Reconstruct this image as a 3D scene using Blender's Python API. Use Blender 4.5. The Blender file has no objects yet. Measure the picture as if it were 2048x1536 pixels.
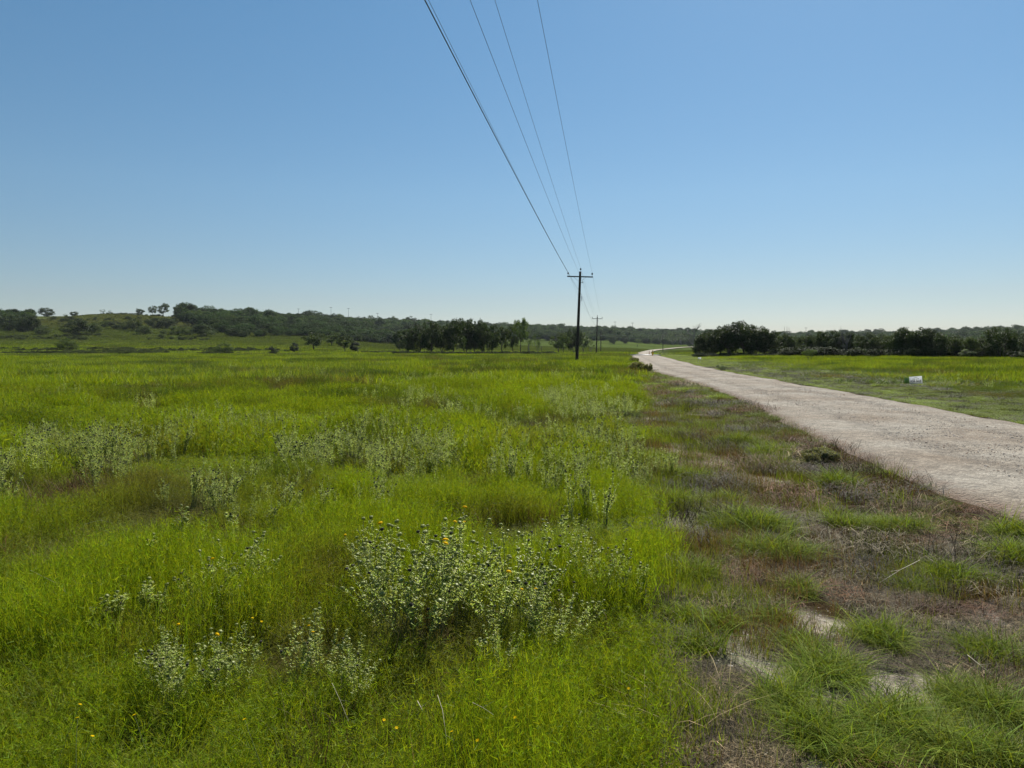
import bpy, math, random
import numpy as np
from mathutils import Vector, Matrix, Euler

S = bpy.context.scene
COL = S.collection
F, U0, V0, EYE = 1462.0, 1024.0, 692.0, 1.75      # focal length and horizon of a 2048 x 1536 frame, eye height

# ------------------------------------------------------------------ camera
cd = bpy.data.cameras.new('camera'); cam = bpy.data.objects.new('camera', cd); COL.objects.link(cam)
cam.location = (0, 0, EYE); cam.rotation_euler = (math.radians(90), 0, 0)
cd.sensor_width = 36; cd.lens = F / 2048 * 36; cd.shift_y = -76 / 2048
cd.clip_start = 0.05; cd.clip_end = 9000
S.camera = cam
# ------------------------------------------------------------------ world, sun, exposure
SUN_AZ, SUN_EL = math.radians(24), math.radians(47)
w = bpy.data.worlds.new('World'); S.world = w; w.use_nodes = True
wn, wl = w.node_tree.nodes, w.node_tree.links
sky = wn.new('ShaderNodeTexSky'); sky.sky_type = 'NISHITA'; sky.sun_disc = False
sky.sun_elevation = SUN_EL; sky.sun_rotation = SUN_AZ
sky.air_density = 1.0; sky.dust_density = 0.25; sky.ozone_density = 1.6; sky.altitude = 300
bg = wn['Background']; bg.inputs[1].default_value = 0.061
hs = wn.new('ShaderNodeHueSaturation'); hs.inputs['Saturation'].default_value = 1.12; hs.inputs['Hue'].default_value = 0.49
wl.new(sky.outputs[0], hs.inputs['Color']); 
tcw = wn.new('ShaderNodeTexCoord'); spw = wn.new('ShaderNodeSeparateXYZ'); wl.new(tcw.outputs['Generated'], spw.inputs[0])
rw = wn.new('ShaderNodeValToRGB'); ew = rw.color_ramp.elements                    # tuned colour multiplier, dims and tints the sky towards the horizon
for _k, (_p, _c) in enumerate([(0, (.60, .66, .80)), (.07, (.66, .68, .75)), (.2, (.81, .85, .88)), (.42, (.83, .96, 1.0)), (.9, (.85, 1, 1))]):
    _e = ew[0] if _k == 0 else (ew[len(ew) - 1] if _k == 4 else ew.new(_p)); _e.position = _p; _e.color = (*_c, 1)
wl.new(spw.outputs['Z'], rw.inputs[0]); mxw = wn.new('ShaderNodeMix'); mxw.data_type = 'RGBA'; mxw.blend_type = 'MULTIPLY'; mxw.inputs['Factor'].default_value = 1
wl.new(hs.outputs[0], mxw.inputs['A']); wl.new(rw.outputs[0], mxw.inputs['B']); wl.new(mxw.outputs['Result'], bg.inputs[0])
sd = bpy.data.lights.new('sun', 'SUN'); sd.energy = 5.0; sd.angle = math.radians(0.53); sd.color = (1, .95, .87)
sun = bpy.data.objects.new('sun', sd); COL.objects.link(sun)
sv = Vector((math.sin(SUN_AZ) * math.cos(SUN_EL), math.cos(SUN_AZ) * math.cos(SUN_EL), math.sin(SUN_EL)))
sun.rotation_euler = sv.to_track_quat('Z', 'Y').to_euler(); sun.location = (0, 0, 60)
S.view_settings.view_transform = 'Standard'; S.view_settings.look = 'None'
S.view_settings.exposure = 0.7; S.view_settings.gamma = 1

# ------------------------------------------------------------------ helpers
def tag(o, label=None, cat=None, group=None, kind=None):
    if label: o['label'] = label
    if cat: o['category'] = cat
    if group: o['group'] = group
    if kind: o['kind'] = kind
    return o
def empty(name, loc, rz=0.0):
    o = bpy.data.objects.new(name, None); COL.objects.link(o); o.location = loc; o.rotation_euler = (0, 0, rz)
    o.empty_display_size = 0.3
    return o
def mesh_np(name, V, polys, mats=(), smooth=False, midx=None):
    """polys: list of (faces array n x k)"""
    me = bpy.data.meshes.new(name)
    V = np.asarray(V, dtype=np.float32)
    me.vertices.add(len(V)); me.vertices.foreach_set('co', V.ravel())
    polys = [np.asarray(p, dtype=np.int32) for p in polys if len(p)]
    nl = sum(p.size for p in polys); nf = sum(len(p) for p in polys)
    me.loops.add(nl); me.polygons.add(nf)
    me.loops.foreach_set('vertex_index', np.concatenate([p.ravel() for p in polys]))
    tot = np.concatenate([np.full(len(p), p.shape[1]) for p in polys]).astype(np.int32)
    st = np.concatenate([[0], np.cumsum(tot)[:-1]]).astype(np.int32)
    me.polygons.foreach_set('loop_start', st); me.polygons.foreach_set('loop_total', tot)
    if midx is not None: me.polygons.foreach_set('material_index', np.asarray(midx, dtype=np.int32))
    if smooth: me.polygons.foreach_set('use_smooth', np.ones(nf, dtype=bool))
    me.update(calc_edges=True)
    for m in mats: me.materials.append(m)
    return me
def link(name, me, parent=None, loc=None):
    o = bpy.data.objects.new(name, me); COL.objects.link(o)
    if parent: o.parent = parent
    if loc is not None: o.location = loc
    return o
class MB:
    def __init__(s): s.V = []; s.Q = []; s.T = []; s.n = 0
    def add(s, V, Q=None, T=None):
        V = np.asarray(V, float).reshape(-1, 3); s.V.append(V)
        if Q is not None and len(Q): s.Q.append(np.asarray(Q) + s.n)
        if T is not None and len(T): s.T.append(np.asarray(T) + s.n)
        s.n += len(V)
    def tube(s, P, R, k=6, cap=True):
        P = np.asarray(P, float); R = np.broadcast_to(np.asarray(R, float), (len(P),))
        t = np.gradient(P, axis=0); t /= np.linalg.norm(t, axis=1)[:, None] + 1e-9
        ref = np.array([0.31, 0.95, 0.05]) if abs(t[:, 2]).mean() > .7 else np.array([0, 0, 1.])
        a = np.cross(t, ref); a /= np.linalg.norm(a, axis=1)[:, None] + 1e-9
        b = np.cross(t, a)
        th = np.arange(k) * 2 * math.pi / k
        V = P[:, None] + R[:, None, None] * (np.cos(th)[None, :, None] * a[:, None] + np.sin(th)[None, :, None] * b[:, None])
        n = len(P); i = np.arange(n - 1)[:, None] * k + np.arange(k)[None]; j = np.arange(n - 1)[:, None] * k + (np.arange(k)[None] + 1) % k
        Q = np.stack([i, j, j + k, i + k], -1).reshape(-1, 4)
        V = V.reshape(-1, 3); T = []
        if cap:
            V = np.concatenate([V, P[:1], P[-1:]]); c0 = n * k; c1 = c0 + 1
            for q in range(k):
                T.append((c0, (q + 1) % k, q)); T.append((c1, (n - 1) * k + q, (n - 1) * k + (q + 1) % k))
        s.add(V, Q, T)
    def box(s, c, d, M=None):
        c = np.array(c, float); d = np.array(d, float) / 2
        V = np.array([[x, y, z] for x in (-1, 1) for y in (-1, 1) for z in (-1, 1)], float) * d
        if M is not None: V = V @ np.array(M.to_3x3()).T
        s.add(V + c, [(0, 1, 3, 2), (4, 6, 7, 5), (0, 4, 5, 1), (2, 3, 7, 6), (0, 2, 6, 4), (1, 5, 7, 3)])
    def lathe(s, prof, c=(0, 0, 0), k=10):
        pr = np.array(prof, float); th = np.arange(k) * 2 * math.pi / k
        V = np.stack([pr[:, 0][:, None] * np.cos(th), pr[:, 0][:, None] * np.sin(th), np.repeat(pr[:, 1][:, None], k, 1)], -1).reshape(-1, 3) + np.array(c)
        n = len(pr); i = np.arange(n - 1)[:, None] * k + np.arange(k)[None]; j = np.arange(n - 1)[:, None] * k + (np.arange(k)[None] + 1) % k
        s.add(V, np.stack([i, j, j + k, i + k], -1).reshape(-1, 4))
    def mesh(s, name, mat, smooth=False):
        return mesh_np(name, np.concatenate(s.V), [np.concatenate(s.Q) if s.Q else [], np.concatenate(s.T) if s.T else []], [mat], smooth)
    def build(s, name, mat, parent=None, smooth=False, loc=None):
        return link(name, s.mesh(name, mat, smooth), parent, loc)

def h2(ix, iy, seed):
    h = (ix.astype(np.int64) * 374761393 + iy.astype(np.int64) * 668265263 + seed * 974634777) & 0xffffffff
    h = ((h ^ (h >> 13)) * 1274126177) & 0xffffffff
    h = ((h ^ (h >> 16)) * 2246822519) & 0xffffffff
    return ((h ^ (h >> 15)) & 0xffffff) / float(0xffffff)
def vn(x, y, s, seed=0):
    X = np.asarray(x, float) / s; Y = np.asarray(y, float) / s
    i = np.floor(X); j = np.floor(Y); a = X - i; b = Y - j; a = a * a * (3 - 2 * a); b = b * b * (3 - 2 * b)
    return (h2(i, j, seed) * (1 - a) + h2(i + 1, j, seed) * a) * (1 - b) + (h2(i, j + 1, seed) * (1 - a) + h2(i + 1, j + 1, seed) * a) * b
def fbm(x, y, s, seed=0, o=4):
    r = 0; A = 0; a = 1.
    for k in range(o):
        r = r + a * vn(x, y, s, seed + k * 17); A += a; a *= .5; s *= .47
    return r / A
def sstep(a, b, x): t = np.clip((x - a) / (b - a), 0, 1); return t * t * (3 - 2 * t)

# ------------------------------------------------------------------ terrain: heights from surveyed profiles
PROF = {  # bearing column : [(depth, height row)]
 -700: [(128,712),(160,709),(200,700),(260,690),(330,674),(400,656),(470,641),(560,634),(800,636),(1500,650)],
 0:    [(128,712),(160,709.5),(200,702),(260,690),(330,674),(400,656),(470,641),(560,634),(800,636),(1500,650)],
 215:  [(128,712),(160,709.5),(200,702),(260,690),(330,675),(400,655),(450,636),(490,626.5),(560,633),(1500,650)],
 400:  [(128,712),(160,709),(200,703),(260,690),(330,676),(400,658),(460,642),(520,636),(800,640),(1500,650)],
 600:  [(128,712),(160,709),(200,705),(280,692),(350,679),(430,668),(520,655),(650,643),(800,640),(1500,655)],
 800:  [(128,712),(160,709),(200,707),(350,697),(450,688),(550,676),(700,659),(850,650),(1500,660)],
 1000: [(128,712),(160,710),(200,707),(350,699),(500,690),(620,685),(750,671),(950,657),(1500,664)],
 1200: [(128,712),(160,710),(200,708),(350,703),(500,694),(650,687),(800,676),(1000,663),(1500,670)],
 1326: [(128,712),(160,710),(200,708.5),(350,704.5),(500,699),(650,692.5),(720,690),(850,681),(1050,667),(1500,672)],
 1550: [(128,712.5),(160,711),(200,709),(350,705),(600,697),(800,685),(1000,678),(1200,672),(1600,676)],
 1800: [(128,713),(160,712),(200,710),(400,704),(700,690),(900,676),(1100,671),(1600,676)],
 2050: [(128,713.5),(160,712.5),(200,710),(400,700),(600,682),(800,667),(1100,664),(1600,672)],
 2700: [(128,713.5),(160,712.5),(200,710),(400,700),(600,682),(800,667),(1100,664),(1600,672)],
}
DG = np.concatenate([[0.0], np.geomspace(40, 6000, 260)])
_cols = sorted(PROF); _tab = []
for c in _cols:
    p = PROF[c]; D = np.array([0, 60] + [q[0] for q in p] + [3000, 6000], float)
    Z = np.array([0, 0.0] + [EYE + (V0 - q[1]) / F * q[0] for q in p], float); Z = np.append(Z, [Z[-1] - 15, Z[-1] - 60])
    z = np.interp(DG, D, Z)
    for _ in range(3): z[1:-1] = (z[:-2] + 2 * z[1:-1] + z[2:]) / 4
    _tab.append(z)
_tab = np.array(_tab); _ang = np.array([math.atan((c - U0) / F) for c in _cols])
ROADC = np.array([(-60,-1.),(-30,3.6),(-10,6.2),(0,7.1),(8,7.8),(15.8,8.7),(22.9,9.6),(34.2,10.7),(51.8,12.2),(68,14.4),(85,16.9),(111,20.7),(128,23.2),
                  (160,28.6),(200,35.8),(270,49),(350,65),(430,84.5),(500,106),(560,129),(600,149),(650,181),(700,222),(740,270)], float)
def catmull(P, n):
    out = []
    Q = np.vstack([2 * P[0] - P[1], P, 2 * P[-1] - P[-2]])
    for i in range(1, len(Q) - 2):
        t = np.linspace(0, 1, n, endpoint=False)[:, None]
        a, b, c, d = Q[i - 1], Q[i], Q[i + 1], Q[i + 2]
        out.append(.5 * (2 * b + (c - a) * t + (2 * a - 5 * b + 4 * c - d) * t ** 2 + (3 * b - a - 3 * c + d) * t ** 3))
    out.append(P[-1:]); return np.vstack(out)
RC = catmull(ROADC, 12)[:, ::-1]            # x, y
HALF = 2.35
def road_x(y):
    return np.interp(y, RC[:, 1], RC[:, 0])
def road_slope(y):
    return (road_x(np.asarray(y) + 2.) - road_x(np.asarray(y) - 2.)) / 4
def road_d(x, y):                             # signed distance from the centre line
    return (x - road_x(y)) / np.sqrt(1 + road_slope(y) ** 2)
def edge_x(y):                                # where the tall grass of the left field stops
    y = np.asarray(y, float)
    return 0.16 + 0.168 * y + 0.25 * (vn(y * 0, y, 2.2, 5) - .5) + 0.22 * (vn(y * 0, y, .6, 9) - .5) + np.where(y > 128, (y - 128) * .02, 0)
def base_z(x, y):
    x = np.asarray(x, float); y = np.asarray(y, float)
    th = np.arctan2(x, np.maximum(y, 1e-3)); th = np.clip(th, _ang[0], _ang[-1])
    D = np.clip(y, 0, 5990)
    i = np.clip(np.searchsorted(_ang, th) - 1, 0, len(_ang) - 2)
    t = (th - _ang[i]) / (_ang[i + 1] - _ang[i]); t = t * t * (3 - 2 * t)
    k = np.clip(np.searchsorted(DG, D) - 1, 0, len(DG) - 2); s = (D - DG[k]) / (DG[k + 1] - DG[k])
    z = (_tab[i, k] * (1 - s) + _tab[i, k + 1] * s) * (1 - t) + (_tab[i + 1, k] * (1 - s) + _tab[i + 1, k + 1] * s) * t
    return z
def gz(x, y):
    x = np.asarray(x, float); y = np.asarray(y, float)
    z = base_z(x, y); ry = np.hypot(x, y)
    d = np.abs(road_d(x, y))
    off = sstep(HALF + .1, HALF + 1.6, d)
    bump = (fbm(x, y, 3.0, 3, 3) - .5) * .10 * (1 - sstep(20, 80, ry)) + (fbm(x, y, 30, 4, 3) - .5) * .25 * sstep(10, 60, ry) \
        + (fbm(x, y, 60, 7, 3) - .5) * 3.0 * sstep(330, 600, ry)
    z = z + off * bump
    z = z - .07 * sstep(HALF + .2, HALF + 1.2, d) * (1 - sstep(HALF + 2.2, HALF + 4, d)) * (1 - sstep(60, 150, ry))
    return z
def D_at(u, v, lo=2.2, hi=1200):
    D = np.geomspace(lo, hi, 2500); x = (u - U0) / F * D
    vv = V0 - (gz(x, D) - EYE) / D * F
    k = np.where(vv <= v)[0]
    return float(D[k[0]]) if len(k) else hi
def at(u, v):
    D = D_at(u, v); x = (u - U0) / F * D
    return float(x), D, float(gz(x, D))

# ------------------------------------------------------------------ materials
def newmat(name):
    m = bpy.data.materials.new(name); m.use_nodes = True
    return m, m.node_tree.nodes, m.node_tree.links, m.node_tree.nodes['Principled BSDF']
def simple(name, col, rough=.6, noise=0.0, scale=8, spec=.4, metal=0):
    m, n, l, p = newmat(name)
    p.inputs['Roughness'].default_value = rough; p.inputs['Specular IOR Level'].default_value = spec; p.inputs['Metallic'].default_value = metal
    if noise:
        t = n.new('ShaderNodeTexCoord'); nz = n.new('ShaderNodeTexNoise'); nz.inputs['Scale'].default_value = scale; nz.inputs['Detail'].default_value = 5
        r = n.new('ShaderNodeValToRGB'); r.color_ramp.elements[0].position = .3; r.color_ramp.elements[1].position = .7
        r.color_ramp.elements[0].color = (*[c * (1 - noise) for c in col], 1); r.color_ramp.elements[1].color = (*[min(1, c * (1 + noise)) for c in col], 1)
        l.new(t.outputs['Object'], nz.inputs['Vector']); l.new(nz.outputs[0], r.inputs[0]); l.new(r.outputs[0], p.inputs['Base Color'])
    else: p.inputs['Base Color'].default_value = (*col, 1)
    return m
def leafmat(name, col=None, attr=None, trans=.45, rough=.5, spec=.3, var=.35, objvar=0.0, tcol=(1.25, 1.15, .5), hue=.03):
    m, n, l, p = newmat(name)
    out = n['Material Output']
    g = n.new('ShaderNodeNewGeometry')
    hv = n.new('ShaderNodeHueSaturation')
    if attr:
        a = n.new('ShaderNodeAttribute'); a.attribute_type = 'INSTANCER'; a.attribute_name = attr; l.new(a.outputs['Color'], hv.inputs['Color'])
    else: hv.inputs['Color'].default_value = (*col, 1)
    mr = n.new('ShaderNodeMapRange'); mr.inputs[3].default_value = 1 - var; mr.inputs[4].default_value = 1 + var
    l.new(g.outputs['Random Per Island'], mr.inputs[0])
    mh = n.new('ShaderNodeMapRange'); mh.inputs[3].default_value = .5 - hue; mh.inputs[4].default_value = .5 + hue
    mm = n.new('ShaderNodeMath'); mm.operation = 'FRACT'; m2 = n.new('ShaderNodeMath'); m2.operation = 'MULTIPLY'; m2.inputs[1].default_value = 7.31
    l.new(g.outputs['Random Per Island'], m2.inputs[0]); l.new(m2.outputs[0], mm.inputs[0]); l.new(mm.outputs[0], mh.inputs[0]); l.new(mh.outputs[0], hv.inputs['Hue'])
    if objvar:
        oi = n.new('ShaderNodeObjectInfo'); mo = n.new('ShaderNodeMapRange'); mo.inputs[3].default_value = 1 - objvar; mo.inputs[4].default_value = 1 + objvar
        l.new(oi.outputs['Random'], mo.inputs[0]); mu = n.new('ShaderNodeMath'); mu.operation = 'MULTIPLY'
        l.new(mr.outputs[0], mu.inputs[0]); l.new(mo.outputs[0], mu.inputs[1]); l.new(mu.outputs[0], hv.inputs['Value'])
    else: l.new(mr.outputs[0], hv.inputs['Value'])
    l.new(hv.outputs[0], p.inputs['Base Color'])
    p.inputs['Roughness'].default_value = rough; p.inputs['Specular IOR Level'].default_value = spec
    tr = n.new('ShaderNodeBsdfTranslucent')
    vm = n.new('ShaderNodeVectorMath'); vm.operation = 'MULTIPLY'; vm.inputs[1].default_value = tcol
    l.new(hv.outputs[0], vm.inputs[0]); l.new(vm.outputs[0], tr.inputs[0])
    mx = n.new('ShaderNodeMixShader'); mx.inputs[0].default_value = trans
    l.new(p.outputs[0], mx.inputs[1]); l.new(tr.outputs[0], mx.inputs[2]); l.new(mx.outputs[0], out.inputs[0])
    return m
M_grass = leafmat('field_grass_blades', attr='tint', trans=.5, rough=.55, spec=.12, var=.35)
M_verge = leafmat('verge_grass_blades', attr='tint', trans=.38, rough=.6, spec=.06, var=.5)
M_dry = leafmat('dry_stalk_straw', attr='tint', trans=.15, rough=.7, spec=.12, var=.6, tcol=(1, 1, .9), hue=.015)
M_scrub = leafmat('scrub_leaves', attr='tint', trans=.25, rough=.5, spec=.3, var=.4)
M_weedleaf = leafmat('gumweed_leaf', col=(.37, .43, .12), trans=.56, rough=.4, spec=.3, var=.35, tcol=(1.1, 1.15, .7), objvar=.15)
M_weedstem = simple('gumweed_stem', (.13, .15, .06), .6, .3, 30)
M_bur = leafmat('gumweed_bur', col=(.24, .29, .08), trans=.35, rough=.4, spec=.3, var=.2)
M_burdark = simple('dried_seed_head', (.018, .014, .01), .8, .3, 60)
M_petal = leafmat('yellow_petals', col=(.68, .46, .0), trans=.3, rough=.7, spec=.05, var=.12, tcol=(1.1, 1, .4), hue=.01)
M_bark = simple('rough_bark', (.045, .038, .032), .9, .4, 9)
M_barkgrey = simple('weathered_grey_bark', (.13, .12, .11), .9, .3, 9)
M_oak = leafmat('oak_leaves', col=(.034, .056, .014), trans=.3, rough=.55, spec=.15, var=.45, objvar=.25, tcol=(1.3, 1.2, .5))
M_light = leafmat('pale_tree_leaves', col=(.085, .13, .035), trans=.35, rough=.5, spec=.3, var=.4, objvar=.2)
M_juniper = leafmat('juniper_leaves', col=(.02, .035, .018), trans=.1, rough=.6, spec=.2, var=.4, objvar=.15)
M_brush = leafmat('brush_leaves', col=(.055, .085, .022), trans=.32, rough=.55, spec=.12, var=.45, objvar=.25)
M_forest = leafmat('woodland_leaves', attr='tint', trans=.3, rough=.65, spec=.06, var=.4)

def ground_mat():
    m, n, l, p = newmat('field_soil_and_sward')
    a = n.new('ShaderNodeAttribute'); a.attribute_name = 'cover'
    tc = n.new('ShaderNodeTexCoord')
    def noise(sc, det=6, rough=.6):
        z = n.new('ShaderNodeTexNoise'); z.inputs['Scale'].default_value = sc; z.inputs['Detail'].default_value = det; z.inputs['Roughness'].default_value = rough
        l.new(tc.outputs['Object'], z.inputs['Vector']); return z
    n1, n2, n3 = noise(9), noise(.35), noise(55, 3)
    def mr(src, lo, hi, a0=.25, a1=.75):
        r = n.new('ShaderNodeMapRange'); r.inputs[1].default_value = a0; r.inputs[2].default_value = a1; r.inputs[3].default_value = lo; r.inputs[4].default_value = hi; l.new(src, r.inputs[0]); return r
    v1, v2, v3 = mr(n1.outputs[0], .55, 1.45), mr(n2.outputs[0], .8, 1.2), mr(n3.outputs[0], .7, 1.3)
    def mul(a_, b_):
        q = n.new('ShaderNodeMath'); q.operation = 'MULTIPLY'; l.new(a_, q.inputs[0]); l.new(b_, q.inputs[1]); return q.outputs[0]
    val = mul(mul(v1.outputs[0], v2.outputs[0]), v3.outputs[0])
    hv = n.new('ShaderNodeHueSaturation'); l.new(a.outputs['Color'], hv.inputs['Color']); l.new(val, hv.inputs['Value'])
    hm = mr(n1.outputs[0], .485, .515); l.new(hm.outputs[0], hv.inputs['Hue'])
    l.new(hv.outputs[0], p.inputs['Base Color'])
    vo = n.new('ShaderNodeTexVoronoi'); vo.feature = 'DISTANCE_TO_EDGE'; vo.inputs['Scale'].default_value = 14; l.new(tc.outputs['Object'], vo.inputs['Vector'])
    cr = mr(vo.outputs['Distance'], 0, .35, 0, .05)
    ad = n.new('ShaderNodeMath'); ad.operation = 'ADD'; l.new(cr.outputs[0], ad.inputs[0]); l.new(v1.outputs[0], ad.inputs[1])
    b = n.new('ShaderNodeBump'); b.inputs['Strength'].default_value = .8; b.inputs['Distance'].default_value = .02; l.new(ad.outputs[0], b.inputs['Height']); l.new(b.outputs[0], p.inputs['Normal'])
    p.inputs['Roughness'].default_value = 1; p.inputs['Specular IOR Level'].default_value = 0.0
    return m
def road_mat():
    m, n, l, p = newmat('crushed_stone_road')
    tc = n.new('ShaderNodeTexCoord'); a = n.new('ShaderNodeAttribute'); a.attribute_name = 'across'
    def noise(sc, det=6, src=None):
        z = n.new('ShaderNodeTexNoise'); z.inputs['Scale'].default_value = sc; z.inputs['Detail'].default_value = det; l.new(tc.outputs['Object'], z.inputs['Vector']); return z
    big, mid, fine = noise(.5), noise(4), noise(40, 8)
    vo = n.new('ShaderNodeTexVoronoi'); vo.inputs['Scale'].default_value = 26; l.new(tc.outputs['Object'], vo.inputs['Vector'])
    vo2 = n.new('ShaderNodeTexVoronoi'); vo2.inputs['Scale'].default_value = 65; l.new(tc.outputs['Object'], vo2.inputs['Vector'])
    r = n.new('ShaderNodeValToRGB'); e = r.color_ramp.elements
    e[0].position = .32; e[0].color = (.215, .172, .125, 1); e[1].position = .62; e[1].color = (.300, .268, .217, 1)
    l.new(big.outputs[0], r.inputs[0])
    # stone to stone colour
    hv = n.new('ShaderNodeHueSaturation'); l.new(r.outputs[0], hv.inputs['Color'])
    sep = n.new('ShaderNodeSeparateColor'); l.new(vo.outputs['Color'], sep.inputs[0])
    mr = n.new('ShaderNodeMapRange'); mr.inputs[3].default_value = .72; mr.inputs[4].default_value = 1.28; l.new(sep.outputs[0], mr.inputs[0])
    mr2 = n.new('ShaderNodeMapRange'); mr2.inputs[1].default_value = .25; mr2.inputs[2].default_value = .75; mr2.inputs[3].default_value = .75; mr2.inputs[4].default_value = 1.25; l.new(mid.outputs[0], mr2.inputs[0])
    mu = n.new('ShaderNodeMath'); mu.operation = 'MULTIPLY'; l.new(mr.outputs[0], mu.inputs[0]); l.new(mr2.outputs[0], mu.inputs[1]); l.new(mu.outputs[0], hv.inputs['Value'])
    # dirtier edges
    ed = n.new('ShaderNodeMapRange'); ed.inputs[1].default_value = .86; ed.inputs[2].default_value = 1.0; ed.inputs[3].default_value = 0; ed.inputs[4].default_value = 1
    ab = n.new('ShaderNodeMath'); ab.operation = 'ABSOLUTE'; l.new(a.outputs['Fac'], ab.inputs[0])
    an = n.new('ShaderNodeMath'); an.operation = 'MULTIPLY_ADD'; an.inputs[1].default_value = .35; l.new(mid.outputs[0], an.inputs[0]); l.new(ab.outputs[0], an.inputs[2])
    sb = n.new('ShaderNodeMath'); sb.operation = 'SUBTRACT'; sb.inputs[1].default_value = .17; l.new(an.outputs[0], sb.inputs[0]); l.new(sb.outputs[0], ed.inputs[0])
    tr = n.new('ShaderNodeMapRange'); tr.inputs[1].default_value = .0; tr.inputs[2].default_value = .16; tr.inputs[3].default_value = .84; tr.inputs[4].default_value = 1.03
    d1 = n.new('ShaderNodeMath'); d1.operation = 'SUBTRACT'; d1.inputs[1].default_value = .44; l.new(ab.outputs[0], d1.inputs[0]); d2 = n.new('ShaderNodeMath'); d2.operation = 'ABSOLUTE'; l.new(d1.outputs[0], d2.inputs[0])
    d3 = n.new('ShaderNodeMath'); d3.operation = 'MULTIPLY_ADD'; d3.inputs[1].default_value = .12; l.new(mid.outputs[0], d3.inputs[0]); d4 = n.new('ShaderNodeMath'); d4.operation = 'SUBTRACT'; d4.inputs[1].default_value = .06; l.new(d2.outputs[0], d3.inputs[2]); l.new(d3.outputs[0], d4.inputs[0]); l.new(d4.outputs[0], tr.inputs[0])
    m3 = n.new('ShaderNodeMath'); m3.operation = 'MULTIPLY'; l.new(mu.outputs[0], m3.inputs[0]); l.new(tr.outputs[0], m3.inputs[1]); l.new(m3.outputs[0], hv.inputs['Value'])
    mx = n.new('ShaderNodeMix'); mx.data_type = 'RGBA'; mx.inputs['B'].default_value = (.17, .12, .085, 1)
    l.new(ed.outputs[0], mx.inputs['Factor']); l.new(hv.outputs[0], mx.inputs['A']); l.new(mx.outputs['Result'], p.inputs['Base Color'])
    s1 = n.new('ShaderNodeMath'); s1.operation = 'MULTIPLY_ADD'; s1.inputs[1].default_value = -1.0; l.new(vo.outputs['Distance'], s1.inputs[0]); l.new(fine.outputs[0], s1.inputs[2])
    s2 = n.new('ShaderNodeMath'); s2.operation = 'MULTIPLY_ADD'; s2.inputs[1].default_value = -.5; l.new(vo2.outputs['Distance'], s2.inputs[0]); l.new(s1.outputs[0], s2.inputs[2])
    b = n.new('ShaderNodeBump'); b.inputs['Strength'].default_value = 1; b.inputs['Distance'].default_value = .03; l.new(s2.outputs[0], b.inputs['Height']); l.new(b.outputs[0], p.inputs['Normal'])
    p.inputs['Roughness'].default_value = .92; p.inputs['Specular IOR Level'].default_value = .2
    return m

# ------------------------------------------------------------------ colour of the ground cover (albedo, by place)
def field_tint(x, y):
    """bright yellow-green sward with duller olive and brown patches"""
    n = len(x); D = np.hypot(x, y)
    a = fbm(x, y, 2.6 , 21, 4); b = fbm(x, y, 9, 22, 3); c = fbm(x, y, 1.1, 23, 3); f = fbm(x, y, 45, 25, 3)
    bright = np.array([.172, .238, .012]); mid = np.array([.060, .098, .014]); brown = np.array([.115, .10, .035]); grey = np.array([.11, .15, .06])
    t = sstep(.38, .58, a * .55 + b * .45)[:, None]
    col = mid * (1 - t) + bright * t
    br = (sstep(.56, .70, 1 - c * .5 - b * .5) * .8)[:, None]
    for (u, v, ru, rv, s) in BROWN:
        px, py = (u - U0) / F * Dv(v), Dv(v)
        e = ((x - px) / (ru / F * py)) ** 2 + ((y - py) / (rv / (v - V0) * py)) ** 2
        br = np.maximum(br, (s * np.exp(-e * 1.2) * (.6 + .8 * c))[:, None])
    br = np.clip(br, 0, 1)
    for (u, v, ru, rv, s) in BRIGHT:
        px, py = (u - U0) / F * Dv(v), Dv(v)
        e = (((x - px) / (ru / F * py)) ** 2 + ((y - py) / (rv / (v - V0) * py)) ** 2)
        k = (s * np.exp(-e * 1.2))[:, None]; col = col * (1 - k) + bright * 1.08 * k; br = br * (1 - k)
    col = col * (1 - br) + brown * br
    far = (sstep(60, 130, D) * .4)[:, None]; gg = (sstep(.5, .66, fbm(x, y, 14, 31, 3)) * .45)[:, None] * (.4 + far)
    col = col * (1 - gg) + grey * gg
    h = (sstep(170, 330, y) * .9)[:, None]; hill = np.array([.062, .086, .022]) * (.8 + .5 * f)[:, None]
    hill = np.where((sstep(.45, .65, b))[:, None] > .5, hill * .85, hill)
    lf = (sstep(380, 440, y) * sstep(-.15, -.35, x / np.maximum(y, 1)))[:, None]
    hill = hill * (1 - lf * .8) + np.array([.078, .085, .034]) * lf * .8
    col = col * (1 - h) + hill * h
    return col
def Dv(v): return EYE * F / (v - V0)
BROWN = [(180,1000,260,45,.9),(330,1040,160,40,.8),(60,1120,120,40,.6),(600,1010,60,25,.9),(450,1085,70,25,1),(760,930,90,25,.7),(960,980,50,20,.7),(1110,900,140,30,.5),
         (980,1060,110,30,.95),(650,1190,70,40,.9),(600,1330,140,60,.8),(880,1290,150,60,.9),(860,1400,120,50,.6),(60,1450,60,50,.8),(1210,900,60,25,.5),(280,905,160,20,.6),
         (1180,1130,60,50,.5),(300,1330,60,40,.6),(1120,1290,50,40,.5)]
BRIGHT = [(100,1480,140,50,.5),(820,1500,90,40,.5),(1180,1480,110,50,.8),(330,1500,200,40,.45),(350,860,300,25,.9),(150,830,200,18,.8),(520,925,90,35,.9),(620,1000,60,30,.2),(950,880,60,20,.9),(1000,800,70,15,1),(1200,860,60,25,.8),(960,1010,120,40,.9),(100,1290,170,70,1),
          (560,1130,110,50,.9),(1120,1400,150,60,.9),(620,1450,130,60,.5),(1290,1050,40,80,.8),(450,1430,70,50,.5),(800,900,80,25,.4),(250,1140,160,30,.5),(1280,900,40,30,.8),(1260,1250,50,60,.6)]

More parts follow.
